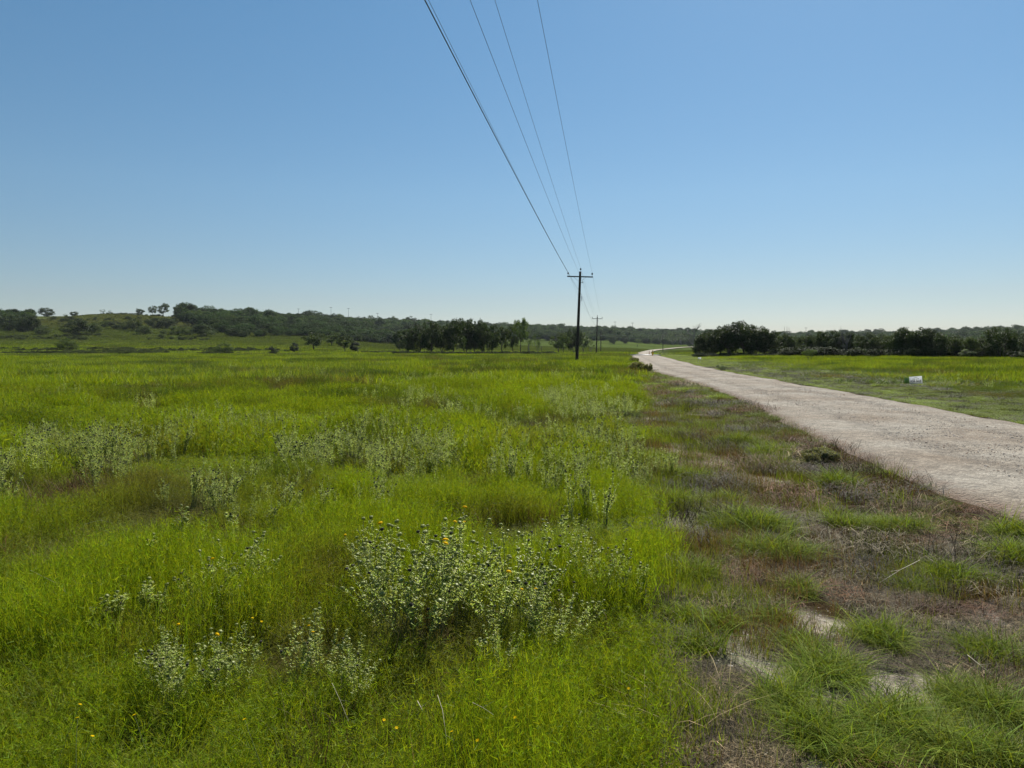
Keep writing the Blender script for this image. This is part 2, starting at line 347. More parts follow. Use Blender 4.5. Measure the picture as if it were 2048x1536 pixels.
def cover_color(x, y):
    """ground sheet colour"""
    fld = field_tint(x, y); D = np.hypot(x, y)
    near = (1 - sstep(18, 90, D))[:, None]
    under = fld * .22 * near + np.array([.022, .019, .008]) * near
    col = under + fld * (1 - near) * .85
    # creek band at the left
    k = (sstep(136, 145, y + 14 * (fbm(x, y, 30, 51, 3) - .5)) * (1 - sstep(205, 235, y + 30 * (fbm(x, y, 30, 52, 3) - .5))) * sstep(-.22, -.3, x / np.maximum(y, 1)))[:, None]
    col = col * (1 - k) + np.array([.045, .055, .022]) * k
    # verge
    rd = road_d(x, y); L = edge_x(y)
    vl = (sstep(-.15, .15, x - L) * (rd < HALF + .5))[:, None] * (1 - sstep(150, 260, y))[:, None]
    s = np.clip((x - L) / np.maximum(road_x(y) - HALF - L, .3), 0, 1)
    soil = np.array([.27, .235, .19]); thatch = np.array([.036, .025, .014]); green = np.array([.045, .065, .016])
    f = fbm(x, y, 1.3, 61, 4); g = fbm(x, y, .5, 62, 3)
    t = sstep(.34, .50, s * .8 + (f - .5) * 1.1 + sstep(4.2, 8, y) * .34)[:, None]
    vc = soil * (.45 + 1.1 * g[:, None]) * (1 - t) + thatch * t
    gg = sstep(.55, .7, fbm(x, y, 2.2, 63, 3))[:, None] * .6
    gg = np.maximum(gg, sstep(20, 45, D)[:, None] * .55)
    vc = vc * (1 - gg) + green * gg
    col = col * (1 - vl) + vc * vl
    # right side beyond the road
    rr = (sstep(HALF + .1, HALF + .5, rd) * (1 - sstep(HALF + 3, HALF + 6.5, rd + 3 * (f - .5))) * (1 - sstep(120, 200, y)))[:, None]
    rc = np.array([.06, .05, .03]) * (1 - gg) + green * 1.3 * gg
    col = col * (1 - rr) + rc * rr
    return np.clip(col, 0.002, 1)

# ------------------------------------------------------------------ ground sheet
def build_ground():
    r = np.concatenate([[0.0, .5], np.geomspace(1.0, 2400, 700)])
    a1 = np.radians(np.arange(-52, 52.01, .22)); a2 = np.radians(np.arange(56, 304.1, 4.0))
    a = np.concatenate([a1, a2]); na = len(a); nr = len(r)
    X = r[:, None] * np.sin(a)[None]; Y = r[:, None] * np.cos(a)[None]
    x = X.ravel(); y = Y.ravel(); z = gz(x, y)
    i = np.arange(nr - 1)[:, None] * na + np.arange(na)[None]; j = np.arange(nr - 1)[:, None] * na + (np.arange(na)[None] + 1) % na
    Q = np.stack([i, i + na, j + na, j], -1).reshape(-1, 4)
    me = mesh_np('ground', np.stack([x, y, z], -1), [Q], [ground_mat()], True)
    c = np.ones((len(x), 4), np.float32)
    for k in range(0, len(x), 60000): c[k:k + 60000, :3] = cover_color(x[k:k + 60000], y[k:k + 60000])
    at_ = me.attributes.new('cover', 'FLOAT_COLOR', 'POINT'); at_.data.foreach_set('color', c.ravel())
    o = link('ground', me); tag(o, kind='structure'); return o
build_ground()
# ------------------------------------------------------------------ road
def build_road():
    # resample by length
    d = np.concatenate([[0], np.cumsum(np.hypot(*np.diff(RC, axis=0).T))]); 
    s = [0.0]
    while s[-1] < d[-1]:
        yy = np.interp(s[-1], d, RC[:, 1]); s.append(s[-1] + np.clip(abs(yy) * .012, .15, 3))
    s = np.array(s[:-1]); cx = np.interp(s, d, RC[:, 0]); cy = np.interp(s, d, RC[:, 1])
    tx, ty = np.gradient(cx), np.gradient(cy); L = np.hypot(tx, ty); nx, ny = ty / L, -tx / L
    for A in (nx, ny):
        for _ in range(6): A[1:-1] = (A[:-2] + A[1:-1] + A[2:]) / 3
    W = np.linspace(-1, 1, 25); n, k = len(s), len(W)
    jit = lambda sd: (fbm(s, s * 0, 1.6, sd, 3) - .5) * .55 + (fbm(s, s * 0, 9, sd + 1, 2) - .5) * .5
    hl = HALF + .38 * (1 - sstep(11, 24, cy)) + jit(71) * (1 - sstep(60, 200, cy)); hr = HALF + jit(75) * (1 - sstep(60, 200, cy))
    off = np.where(W[None] < 0, W[None] * hl[:, None], W[None] * hr[:, None])
    X = cx[:, None] + nx[:, None] * off; Y = cy[:, None] + ny[:, None] * off
    Z = gz(X, Y) + .03 + .0009 * np.maximum(Y, 0) + .05 * (1 - W[None] ** 2) - .02 * np.exp(-((np.abs(W[None]) - .42) / .13) ** 2) + (fbm(X, Y, .8, 77, 3) - .5) * .035 * (1 - sstep(15, 50, Y))
    Z[:, 0] -= .05; Z[:, -1] -= .05
    i = np.arange(n - 1)[:, None] * k + np.arange(k - 1)[None]
    me = mesh_np('road', np.stack([X, Y, Z], -1).reshape(-1, 3), [np.stack([i, i + 1, i + k + 1, i + k], -1).reshape(-1, 4)], [road_mat()], True)
    at_ = me.attributes.new('across', 'FLOAT', 'POINT'); at_.data.foreach_set('value', np.repeat(W[None], n, 0).astype(np.float32).ravel())
    tag(link('road', me), kind='structure')
build_road()

# ------------------------------------------------------------------ scatter machinery
def scatter(name, P, rz, scl, idx, tint, protos, kind='stuff', tilt=None):
    """one object: points that instance meshes from an unlinked collection"""
    pc = bpy.data.collections.new(name + '_pieces')
    for k, m in enumerate(protos):
        o = bpy.data.objects.new('%s_piece_%02d' % (name, k), m); pc.objects.link(o)
    me = bpy.data.meshes.new(name); n = len(P)
    me.vertices.add(n); me.vertices.foreach_set('co', np.asarray(P, np.float32).ravel())
    rot = np.zeros((n, 3), np.float32); rot[:, 2] = rz
    if tilt is not None: rot[:, 0] = tilt[:, 0]; rot[:, 1] = tilt[:, 1]
    me.attributes.new('rot', 'FLOAT_VECTOR', 'POINT').data.foreach_set('vector', rot.ravel())
    scl = np.asarray(scl, np.float32)
    if scl.ndim == 1: scl = np.repeat(scl[:, None], 3, 1)
    me.attributes.new('scl', 'FLOAT_VECTOR', 'POINT').data.foreach_set('vector', np.ascontiguousarray(scl).ravel())
    me.attributes.new('idx', 'INT', 'POINT').data.foreach_set('value', np.asarray(idx, np.int32))
    t = np.ones((n, 4), np.float32); t[:, :3] = tint
    me.attributes.new('tint', 'FLOAT_COLOR', 'POINT').data.foreach_set('color', t.ravel())
    o = link(name, me)
    g = bpy.data.node_groups.new(name + '_scatter', 'GeometryNodeTree')
    g.interface.new_socket('Geometry', in_out='INPUT', socket_type='NodeSocketGeometry'); g.interface.new_socket('Geometry', in_out='OUTPUT', socket_type='NodeSocketGeometry')
    N, Lk = g.nodes, g.links
    gi, go = N.new('NodeGroupInput'), N.new('NodeGroupOutput')
    ip = N.new('GeometryNodeInstanceOnPoints'); ci = N.new('GeometryNodeCollectionInfo'); ci.inputs['Collection'].default_value = pc
    ci.inputs['Separate Children'].default_value = True; ci.inputs['Reset Children'].default_value = True
    ip.inputs['Pick Instance'].default_value = True
    def na(nm, ty):
        a = N.new('GeometryNodeInputNamedAttribute'); a.data_type = ty; a.inputs['Name'].default_value = nm; return a.outputs['Attribute']
    er = N.new('FunctionNodeEulerToRotation')
    Lk.new(gi.outputs[0], ip.inputs['Points']); Lk.new(ci.outputs[0], ip.inputs['Instance']); Lk.new(na('idx', 'INT'), ip.inputs['Instance Index'])
    Lk.new(na('rot', 'FLOAT_VECTOR'), er.inputs[0]); Lk.new(er.outputs[0], ip.inputs['Rotation']); Lk.new(na('scl', 'FLOAT_VECTOR'), ip.inputs['Scale'])
    Lk.new(ip.outputs[0], go.inputs[0])
    md = o.modifiers.new('scatter', 'NODES'); md.node_group = g
    tag(o, kind=kind); return o

def blades(rng, n, rad, h, w, bend, segs=3, hvar=.4, lean=.25, flat=0.):
    """n curved tapering grass blades in a disc"""
    th = rng.uniform(0, 2 * np.pi, n); r = rad * np.sqrt(rng.uniform(0, 1, n)); bx, by = r * np.cos(th), r * np.sin(th)
    hh = h * (1 + hvar * rng.uniform(-1, .6, n)); a = rng.uniform(0, 2 * np.pi, n); le = np.abs(rng.normal(0, lean, n)); bd = bend * rng.uniform(.2, 1.4, n)
    dx, dy = np.cos(a), np.sin(a); ww = w * rng.uniform(.6, 1.3, n)
    tw = rng.uniform(-1.2, 1.2, n) + a + np.pi / 2; sx, sy = np.cos(tw), np.sin(tw)
    V = []; T = np.linspace(0, 1, segs + 1)
    for t in T:
        hor = hh * (le * t + bd * t * t); ver = hh * (t - .5 * bd * t * t * min(1, 1)) * (1 - flat)
        ver = np.maximum(ver, hh * .02 * t)
        cw = ww * (1 - t) ** .6 * .5 if t < 1 else ww * 0
        c = np.stack([bx + dx * hor, by + dy * hor, ver], -1)
        if t < 1:
            V.append(c - np.stack([sx * cw, sy * cw, 0 * cw], -1)); V.append(c + np.stack([sx * cw, sy * cw, 0 * cw], -1))
        else: V.append(c)
    V = np.stack(V, 1); k = V.shape[1]; base = np.arange(n)[:, None] * k
    Q = [base + np.array([[2 * i, 2 * i + 1, 2 * i + 3, 2 * i + 2]]) for i in range(segs - 1)]
    Tt = base + np.array([[2 * (segs - 1), 2 * (segs - 1) + 1, 2 * segs]])
    return V.reshape(-1, 3), (np.concatenate(Q) if Q else np.zeros((0, 4), int)), Tt
def tuft(name, mat, seed, **k):
    rng = np.random.default_rng(seed); V, Q, T = blades(rng, **k); return mesh_np(name, V, [Q, T], [mat])
# fine soft field grass: feathery (upright, many thin blades with side wisps)
def feather(name, mat, seed, nst, rad, h, nl, ll, lw):
    """soft needle-leaved growth: thin stems set with many short fine leaflets"""
    rng = np.random.default_rng(seed); V0_, Q0, T0 = blades(rng, nst * 2, rad, h, lw * .9, .3, 3, .4, .22)
    th = rng.uniform(0, 6.283, nst); r = rad * np.sqrt(rng.uniform(0, 1, nst)); a = rng.uniform(0, 6.283, nst); le = np.abs(rng.normal(0, .3, nst)); H = h * rng.uniform(.65, 1.1, nst)
    k = np.repeat(np.arange(nst), nl); n = len(k); t = rng.uniform(.12, 1, n) ** .8
    p = np.stack([(r * np.cos(th))[k] + np.cos(a)[k] * (H * le)[k] * t, (r * np.sin(th))[k] + np.sin(a)[k] * (H * le)[k] * t, H[k] * t * .95], -1) + rng.normal(0, lw * 1.2, (n, 3))
    az = rng.uniform(0, 6.283, n); el = rng.normal(.65, .4, n); d = np.stack([np.cos(az) * np.cos(el), np.sin(az) * np.cos(el), np.sin(el)], -1); s = np.cross(d, rng.normal(0, 1, (n, 3))); s /= np.linalg.norm(s, axis=1)[:, None] + 1e-9
    L = (ll * rng.uniform(.5, 1.3, n))[:, None]; W = (lw * rng.uniform(.6, 1.2, n))[:, None] * .5; V1 = np.stack([p - s * W, p + s * W, p + d * L], 1).reshape(-1, 3); o = len(V0_)
    return mesh_np(name, np.concatenate([V0_, V1]), [Q0, np.concatenate([T0, np.arange(n)[:, None] * 3 + np.array([[0, 1, 2]]) + o])], [mat])
fine = [feather("fine_tuft", M_grass, 100 + k, 20, .15, .27, 20, .034, .0030) for k in range(6)]
fine_mid = [feather("mid_tuft", M_grass, 120 + k, 18, .30, .29, 12, .08, .008) for k in range(5)]
fine_far = [tuft('far_tuft', M_grass, 140 + k, n=150, rad=.75, h=.30, w=.03, bend=.5, segs=2, hvar=.6, lean=.45) for k in range(5)]
fine_vfar = [tuft('distant_tuft', M_grass, 160 + k, n=110, rad=2.4, h=.42, w=.14, bend=.3, segs=2, hvar=.6, lean=.25) for k in range(4)]

RNG = np.random.default_rng(7)
def jitter_pts(y0, y1, dens, xmin=lambda y: -.80 * y - 2.2, xmax=lambda y: .80 * y + 2.2):
    """uniform random points with the given density in a depth band"""
    X0, X1 = xmin(y1), xmax(y1); A = (X1 - X0) * (y1 - y0); n = int(A * dens)
    x = RNG.uniform(X0, X1, n); y = RNG.uniform(y0, y1, n); k = (x > xmin(y)) & (x < xmax(y)); return x[k], y[k]
def mound(x, y):
    m = fbm(x, y, .85, 41, 3); m2 = fbm(x, y, 2.6, 42, 2); return np.maximum(.30 + 1.35 * sstep(.36, .64, m * .6 + m2 * .4), .85 * (1 - sstep(4.0, 5.2, y)))
def in_left_field(x, y): return x < edge_x(y)
def in_right_field(x, y): return road_d(x, y) > HALF + 4.2 + 2.5 * (fbm(x, y, 3, 47, 2) - .5)
def brown_amt(x, y):
    c = np.zeros(len(x))
    for (u, v, ru, rv, s) in BROWN:
        px, py = (u - U0) / F * Dv(v), Dv(v)
        c = np.maximum(c, s * np.exp(-(((x - px) / (ru / F * py)) ** 2 + ((y - py) / (rv / (v - V0) * py)) ** 2) * 1.2))
    return c
def do_field(name, bands, label):
    P, rz, sc, ix, ti = [], [], [], [], []
    pr = fine + fine_mid + fine_far + fine_vfar; offs = [0, 6, 11, 16, 20]
    for (y0, y1, dens, lvl) in bands:
        x, y = jitter_pts(y0, y1, dens)
        k = (in_left_field(x, y) | in_right_field(x, y)) & (np.abs(road_d(x, y)) > HALF + .8)
        x, y = x[k], y[k]
        m = mound(x, y) if y1 <= 140 else .7 + .6 * fbm(x, y, 12, 44, 3)
        rdd = road_d(x, y); m = m * np.where(rdd > 0, .35 + .65 * sstep(HALF + 3, HALF + 13, rdd), 1)
        ba = brown_amt(x, y)
        k = RNG.uniform(0, 1, len(x)) > ba * .45; x, y, m, ba = x[k], y[k], m[k], ba[k]
        s = np.stack([np.ones(len(x)), np.ones(len(x)), m * (1 - .3 * ba)], -1) * RNG.uniform(.8, 1.2, (len(x), 1))
        P.append(np.stack([x, y, gz(x, y) - .01], -1)); rz.append(RNG.uniform(0, 6.28, len(x))); sc.append(s)
        ix.append(RNG.integers(offs[lvl], offs[lvl + 1], len(x)))
        t = field_tint(x, y) * RNG.uniform(.8, 1.2, (len(x), 1)); ti.append(t)
    return scatter(name, np.concatenate(P), np.concatenate(rz), np.concatenate(sc), np.concatenate(ix), np.concatenate(ti), pr)
o = do_field('field_grass', [(1.0, 9.5, 62, 0), (9.5, 30, 15, 1), (30, 80, 3.6, 2), (80, 140, 2.0, 2), (140, 480, .17, 3)], '')
tag(o, 'soft yellow-green grass covering the open fields on both sides of the road', 'grass', kind='stuff')

# ------------------------------------------------------------------ verge: coarse grass, dry stalks, stones
coarse = [tuft('coarse_tuft', M_verge, 200 + k, n=120, rad=.15, h=.17, w=.0056, bend=1.1, segs=4, hvar=.7, lean=.6) for k in range(5)]
forb = [tuft('thin_stalks', M_verge, 220 + k, n=50, rad=.20, h=.15, w=.0036, bend=.3, segs=2, hvar=.6, lean=.18) for k in range(4)]
def thatch(name, seed, n, rad, L, w, up):
    rng = np.random.default_rng(seed); MBo = []
    th = rng.uniform(0, 6.28, n); r = rad * np.sqrt(rng.uniform(0, 1, n)); c = np.stack([r * np.cos(th), r * np.sin(th), rng.uniform(0, up, n)], -1)
    a = rng.uniform(0, 6.28, n); e = rng.normal(.1, .28, n); ll = L * rng.uniform(.3, 1.2, n)
    d = np.stack([np.cos(a) * np.cos(e), np.sin(a) * np.cos(e), np.sin(e)], -1); side = np.stack([-np.sin(a), np.cos(a), 0 * a], -1) * (w * rng.uniform(.5, 1.3, n))[:, None] / 2
    sag = np.array([0, 0, 1.])[None] * (ll * .12)[:, None]
    p0 = c - d * ll[:, None] / 2; p1 = c + sag; p2 = c + d * ll[:, None] / 2
    p0[:, 2] = np.maximum(p0[:, 2], .002); p2[:, 2] = np.maximum(p2[:, 2], .002)
    V = np.stack([p0 - side, p0 + side, p1 - side, p1 + side, p2 - side * .4, p2 + side * .4], 1).reshape(-1, 3); b = np.arange(n)[:, None] * 6
    return mesh_np(name, V, [np.concatenate([b + np.array([[0, 1, 3, 2]]), b + np.array([[2, 3, 5, 4]])])], [M_dry])
thp = [thatch('straw_mat', 240 + k, 190, .26, .17, .0036, .06) for k in range(5)]
thup = [tuft('upright_straw', M_dry, 250 + k, n=70, rad=.2, h=.17, w=.003, bend=.6, segs=3, hvar=.6, lean=.5) for k in range(4)]
# green clumps noted along the verge: u, v, radius
CL = [(1380,1155,.30,1),(1500,1050,.42,1),(1545,1105,.35,1),(1900,1145,.36,1.5),(1830,1160,.2,1.2),(1800,1440,.36,1.1),(1650,1345,.32,1.1),(1700,1500,.30,1.2),(1880,1490,.28,.9),(1980,1500,.25,.8),(1560,1400,.2,1.1),(1960,1400,.4,.7),
      (1760,1270,.35,.8),(1800,1050,.35,1),(1690,1045,.2,1.),(1450,1000,.22,1.1),(1680,960,.3,1),(1380,800,.6,2.2),(1430,796,.5,2.2),
      (1340,762,1.0,2.6),(1310,768,.9,2.6),(1370,778,.8,2.0),(1530,900,.4,1.2),(1470,880,.4,1),(1350,870,.6,1.1),(1350,950,.4,1.2),(1340,1010,.3,1.3),(1600,1180,.2,1),(2040,1110,.3,1),(2030,1066,.2,1),
      (1990,1290,.3,.7),(1400,1300,.08,1.2),(1370,1240,.10,1.1),(1550,1240,.14,1.),(1620,1460,.2,1.2),(1450,1250,.15,1.),(1600,1290,.15,1.)]
def verge():
    P, rz, sc, ix, ti = [], [], [], [], []
    pr = coarse + forb
    def put(x, y, s, hz, lo, hi, col, var=.25):
        n = len(x); P.append(np.stack([x, y, gz(x, y) - .004], -1)); rz.append(RNG.uniform(0, 6.28, n)); q = s * RNG.uniform(.75, 1.3, n)
        sc.append(np.stack([q, q, q * hz * RNG.uniform(.7, 1.3, n)], -1)); ix.append(RNG.integers(lo, hi, n)); ti.append(col * RNG.uniform(1 - var, 1 + var, (n, 1)))
    G = np.array([.155, .205, .020]); GB = np.array([.19, .26, .020]); G2 = np.array([.13, .15, .028]); RB = np.array([.13, .085, .045])
    # noted clumps
    for (u, v, r, b) in CL:
        y0 = Dv(v); x0 = (u - U0) / F * y0; r *= 1.1 if y0 > 6 else .78; n = int(24 * r * r / .09 * (.5 if y0 > 12 else 1)) + 4; n = min(n, 90)
        a = RNG.uniform(0, 6.28, n); q = r * RNG.uniform(0, 1, n) * (.65 + .6 * vn(a * 1.3, a * 0 + u, .8, 3)); x = x0 + q * np.cos(a); y = y0 + q * np.sin(a) * .8
        s = (1.0 - .35 * q / r) * RNG.uniform(.7, 1.3, n); put(x, y, s * (1.1 if y0 > 12 else (.9 if y0 > 6 else .72)), 1.1 if b < 2 else .7, 0, 5, G * (.8 + .25 * b) if b < 1.9 else GB * 1.15)
    xm = lambda y: edge_x(y) - .1
    xM = lambda y: road_x(y) - HALF - .05 - .38 * (1 - sstep(11, 24, y))
    def band(y0, y1, dens, fn):
        n = int((y1 - y0) * 12 * dens); y = RNG.uniform(y0, y1, n); x = RNG.uniform(0, 30, n) if y1 > 60 else RNG.uniform(-.5, 14, n)
        if y1 > 60: n2 = int(n * 2.5); y = RNG.uniform(y0, y1, n2); x = RNG.uniform(4, 34, n2)
        k = (x > xm(y)) & (x < xM(y)); x, y = x[k], y[k]; s = (x - xm(y)) / (xM(y) - xm(y)); fn(x, y, s)
    def f_forb(x, y, s):
        k = RNG.uniform(0, 1, len(x)) < np.clip(.55 + 1.6 * (fbm(x, y, .8, 81, 3) - .45) - .55 * s + .25 * sstep(5, 9, y) * (s < .5), .10, 1) * np.where(y < 8, .25 + 1.1 * sstep(.42, .6, fbm(x, y, .32, 83, 2)), 1); x, y = x[k], y[k]
        m = fbm(x, y, .5, 82, 2)[:, None]; put(x, y, np.ones(len(x)) * (.62 + .03 * np.minimum(y, 12)), 1.1, 5, 9, np.where(m > .6, RB, np.where(m > .42, G2, G)))
    for (a, b, d) in ((1.2, 7, 125), (7, 16, 60), (16, 40, 18), (40, 130, 4.0)): band(a, b, d, f_forb)
    def f_green(x, y, s):
        g = fbm(x, y, 1.5, 84, 3) + .28 * (s > .86) + .10 * sstep(12, 22, y)
        k = RNG.uniform(0, 1, len(x)) < .06 * (y > 7) + sstep(.57, .66, g); x, y = x[k], y[k]; put(x, y, np.ones(len(x)) * (.55 + .02 * np.minimum(y, 40)), .6, 0, 5, G * .85)
    for (a, b, d) in ((1.2, 7, 11), (7, 16, 16), (16, 40, 12), (40, 130, 3)): band(a, b, d, f_green)
    # right side strip: short green with dark gaps, then taller edge
    for (a, b, d) in ((6, 25, 22), (25, 60, 9), (60, 140, 3)):
        n = int((b - a) * 9 * d); y = RNG.uniform(a, b, n); q = RNG.uniform(HALF + .15, HALF + 7, n); x = road_x(y) + q * np.sqrt(1 + road_slope(y) ** 2)
        g = fbm(x, y, 2.4, 87, 3) + .18 * (q < HALF + .7)
        k = (RNG.uniform(0, 1, n) < .35 + sstep(.34, .52, g)); x, y, q = x[k], y[k], q[k]
        m = fbm(x, y, 1.6, 88, 2)[:, None]
        put(x, y, np.ones(len(x)) * (.6 + .012 * y), .45, 0, 5, np.where(m > .5, GB * .95, G * .9))
    o = scatter('verge_grass', np.concatenate(P), np.concatenate(rz), np.concatenate(sc), np.concatenate(ix), np.concatenate(ti), pr)
    tag(o, 'coarse mid-green tufts and thin stalks along both road verges', 'grass', kind='stuff')
    # dry thatch
    P.clear(); rz.clear(); sc.clear(); ix.clear(); ti.clear()
    BR = np.array([.125, .060, .026]); GY = np.array([.110, .090, .050]); TN = np.array([.27, .21, .11]); DK = np.array([.030, .024, .013])
    def f_th(x, y, s):
        f = fbm(x, y, 1.3, 61, 4); k = RNG.uniform(0, 1, len(x)) < np.clip(sstep(.24, .46, s * .8 + (f - .5) * 1.1 + sstep(4.2, 8, y) * .34), .28, 1) * (1 - .6 * sstep(18, 40, y))
        x, y, s = x[k], y[k], s[k]; m = fbm(x, y, .9, 91, 3); r = RNG.uniform(0, 1, len(x))
        c = np.where((m > .56)[:, None], BR, np.where((m > .46)[:, None], GY, DK)); hub = (sstep(.35, .7, s) * sstep(.35, .6, fbm(x, y, 2.2, 94, 3)) * .8)[:, None]; c = c * (1 - hub) + np.where((m > .5)[:, None], BR * .75, DK) * hub; c = np.where((r > .93)[:, None], TN, c)
        put(x, y, np.ones(len(x)) * (.85 + .02 * y) * np.where(fbm(x, y, .7, 93, 2) > .55, 1.35, .8), 1.0, 0, 9, c, .55)
    for (a, b, d) in ((1.2, 7, 21), (7, 16, 12), (16, 40, 4.5), (40, 100, .8)): band(a, b, d, f_th)
    n = 9000; y = RNG.uniform(2.2, 9, n); x = edge_x(y) + RNG.uniform(-.05, 2.6, n); k = (x < xM(y)) & (fbm(x, y, .35, 131, 2) > .46); x, y = x[k], y[k]
    put(x, y, np.full(len(x), .42), .8, 0, 5, np.where((RNG.uniform(0, 1, len(x)) > .6)[:, None], TN * .7, DK * 1.4), .5)
    # dead material between the clumps of the field
    x, y = jitter_pts(1.5, 26, 7); k = in_left_field(x, y); x, y = x[k], y[k]
    ba = np.maximum(brown_amt(x, y), sstep(.6, .75, fbm(x, y, 1.1, 23, 3)) * .3); k = RNG.uniform(0, 1, len(x)) < ba * .8 + .02; x, y = x[k], y[k]
    put(x, y, np.ones(len(x)) * (.9 + .03 * y), 1.45, 5, 9, np.where((RNG.uniform(0, 1, len(x)) > .5)[:, None], TN * .6, BR), .3)
    x, y = jitter_pts(6, 60, 1.2); q = road_d(x, y); k = (q > HALF) & (q < HALF + 6); x, y, q = x[k], y[k], q[k]
    put(x, y, np.ones(len(x)) * (.8 + .02 * y), .9, 0, 9, DK * 1.3, .4)
    o = scatter('dry_thatch', np.concatenate(P), np.concatenate(rz), np.concatenate(sc), np.concatenate(ix), np.concatenate(ti), thp + thup)
    tag(o, 'brown and grey dead stalks matted over the verge soil', 'dead grass', kind='stuff')
verge()
def stones():
    rng = np.random.default_rng(5); pr = []
    for k in range(5):
        import bmesh
        bm = bmesh.new(); bmesh.ops.create_icosphere(bm, subdivisions=1, radius=1)
        for v in bm.verts: v.co = v.co * rng.uniform(.7, 1.15); v.co.z *= .6
        me = bpy.data.meshes.new('stone'); bm.to_mesh(me); bm.free(); me.materials.append(M_stone); pr.append(me)
    P = []
    for (a, b, d) in ((5, 14, 150), (14, 30, 60), (30, 60, 14)):
        n = int((b - a) * 6 * d); y = rng.uniform(a, b, n); q = rng.normal(0, .55, n) * HALF; q = np.where(np.abs(q) > HALF + .35, rng.uniform(-HALF, HALF, n), q); x = road_x(y) + q
        P.append(np.stack([x, y, q], -1))
    n = 2600; y = rng.uniform(2.5, 8, n); x = edge_x(y) + np.abs(rng.normal(0, .8, n)); P.append(np.stack([x, y, np.full(n, 9)], -1))
    P = np.concatenate(P); x, y, q = P.T; n = len(x)
    W = q / HALF; on = np.abs(W) < 1
    z = gz(x, y) + np.where(on, .03 + .0009 * y + .05 * (1 - np.minimum(1, W ** 2)), 0)
    s = np.exp(rng.normal(-5.15, .42, n)); s = np.clip(s, .003, .018) * (1 + .015 * y)
    col = np.array([.40, .35, .30]) * rng.uniform(.6, 1.35, (n, 1)); k = rng.uniform(0, 1, n) > .85; col[k] *= np.array([.8, .6, .5])
    o = scatter('gravel', np.stack([x, y, z], -1), rng.uniform(0, 6.28, n), s, rng.integers(0, 5, n), col, pr)
    tag(o, 'loose pale crushed stones on the gravel road', 'gravel', kind='stuff')
M_stone, _n, _l, _p = newmat('limestone_chip'); _a = _n.new('ShaderNodeAttribute'); _a.attribute_type = 'INSTANCER'; _a.attribute_name = 'tint'; _l.new(_a.outputs['Color'], _p.inputs['Base Color']); _p.inputs['Roughness'].default_value = .9
stones()
# ------------------------------------------------------------------ trees
def leaf_cards(rng, C, R, n, size, flat=.75):
    """n small leaf sprays gathered in clumps with centres C and radii R"""
    k = rng.integers(0, len(C), n) if len(C) > 1 else np.zeros(n, int)
    w = R ** 2; k = rng.choice(len(C), n, p=w / w.sum())
    d = rng.normal(0, 1, (n, 3)); d /= np.linalg.norm(d, axis=1)[:, None] + 1e-9
    r = R[k] * rng.uniform(.15, 1, n) ** .45; p = C[k] + d * r[:, None] * np.array([1, 1, flat])
    nrm = d * .6 + rng.normal(0, .7, (n, 3)) + np.array([0, 0, .35]); nrm /= np.linalg.norm(nrm, axis=1)[:, None]
    a = np.cross(nrm, rng.normal(0, 1, (n, 3))); a /= np.linalg.norm(a, axis=1)[:, None]; b = np.cross(nrm, a)
    s = size * rng.uniform(.5, 1.35, n)[:, None]
    V = np.stack([p - a * s * .6, p - b * s * .34 + a * s * .05, p + a * s * .6, p + b * s * .34 - a * s * .05], 1).reshape(-1, 3)
    return V, np.arange(n)[:, None] * 4 + np.array([[0, 1, 2, 3]])
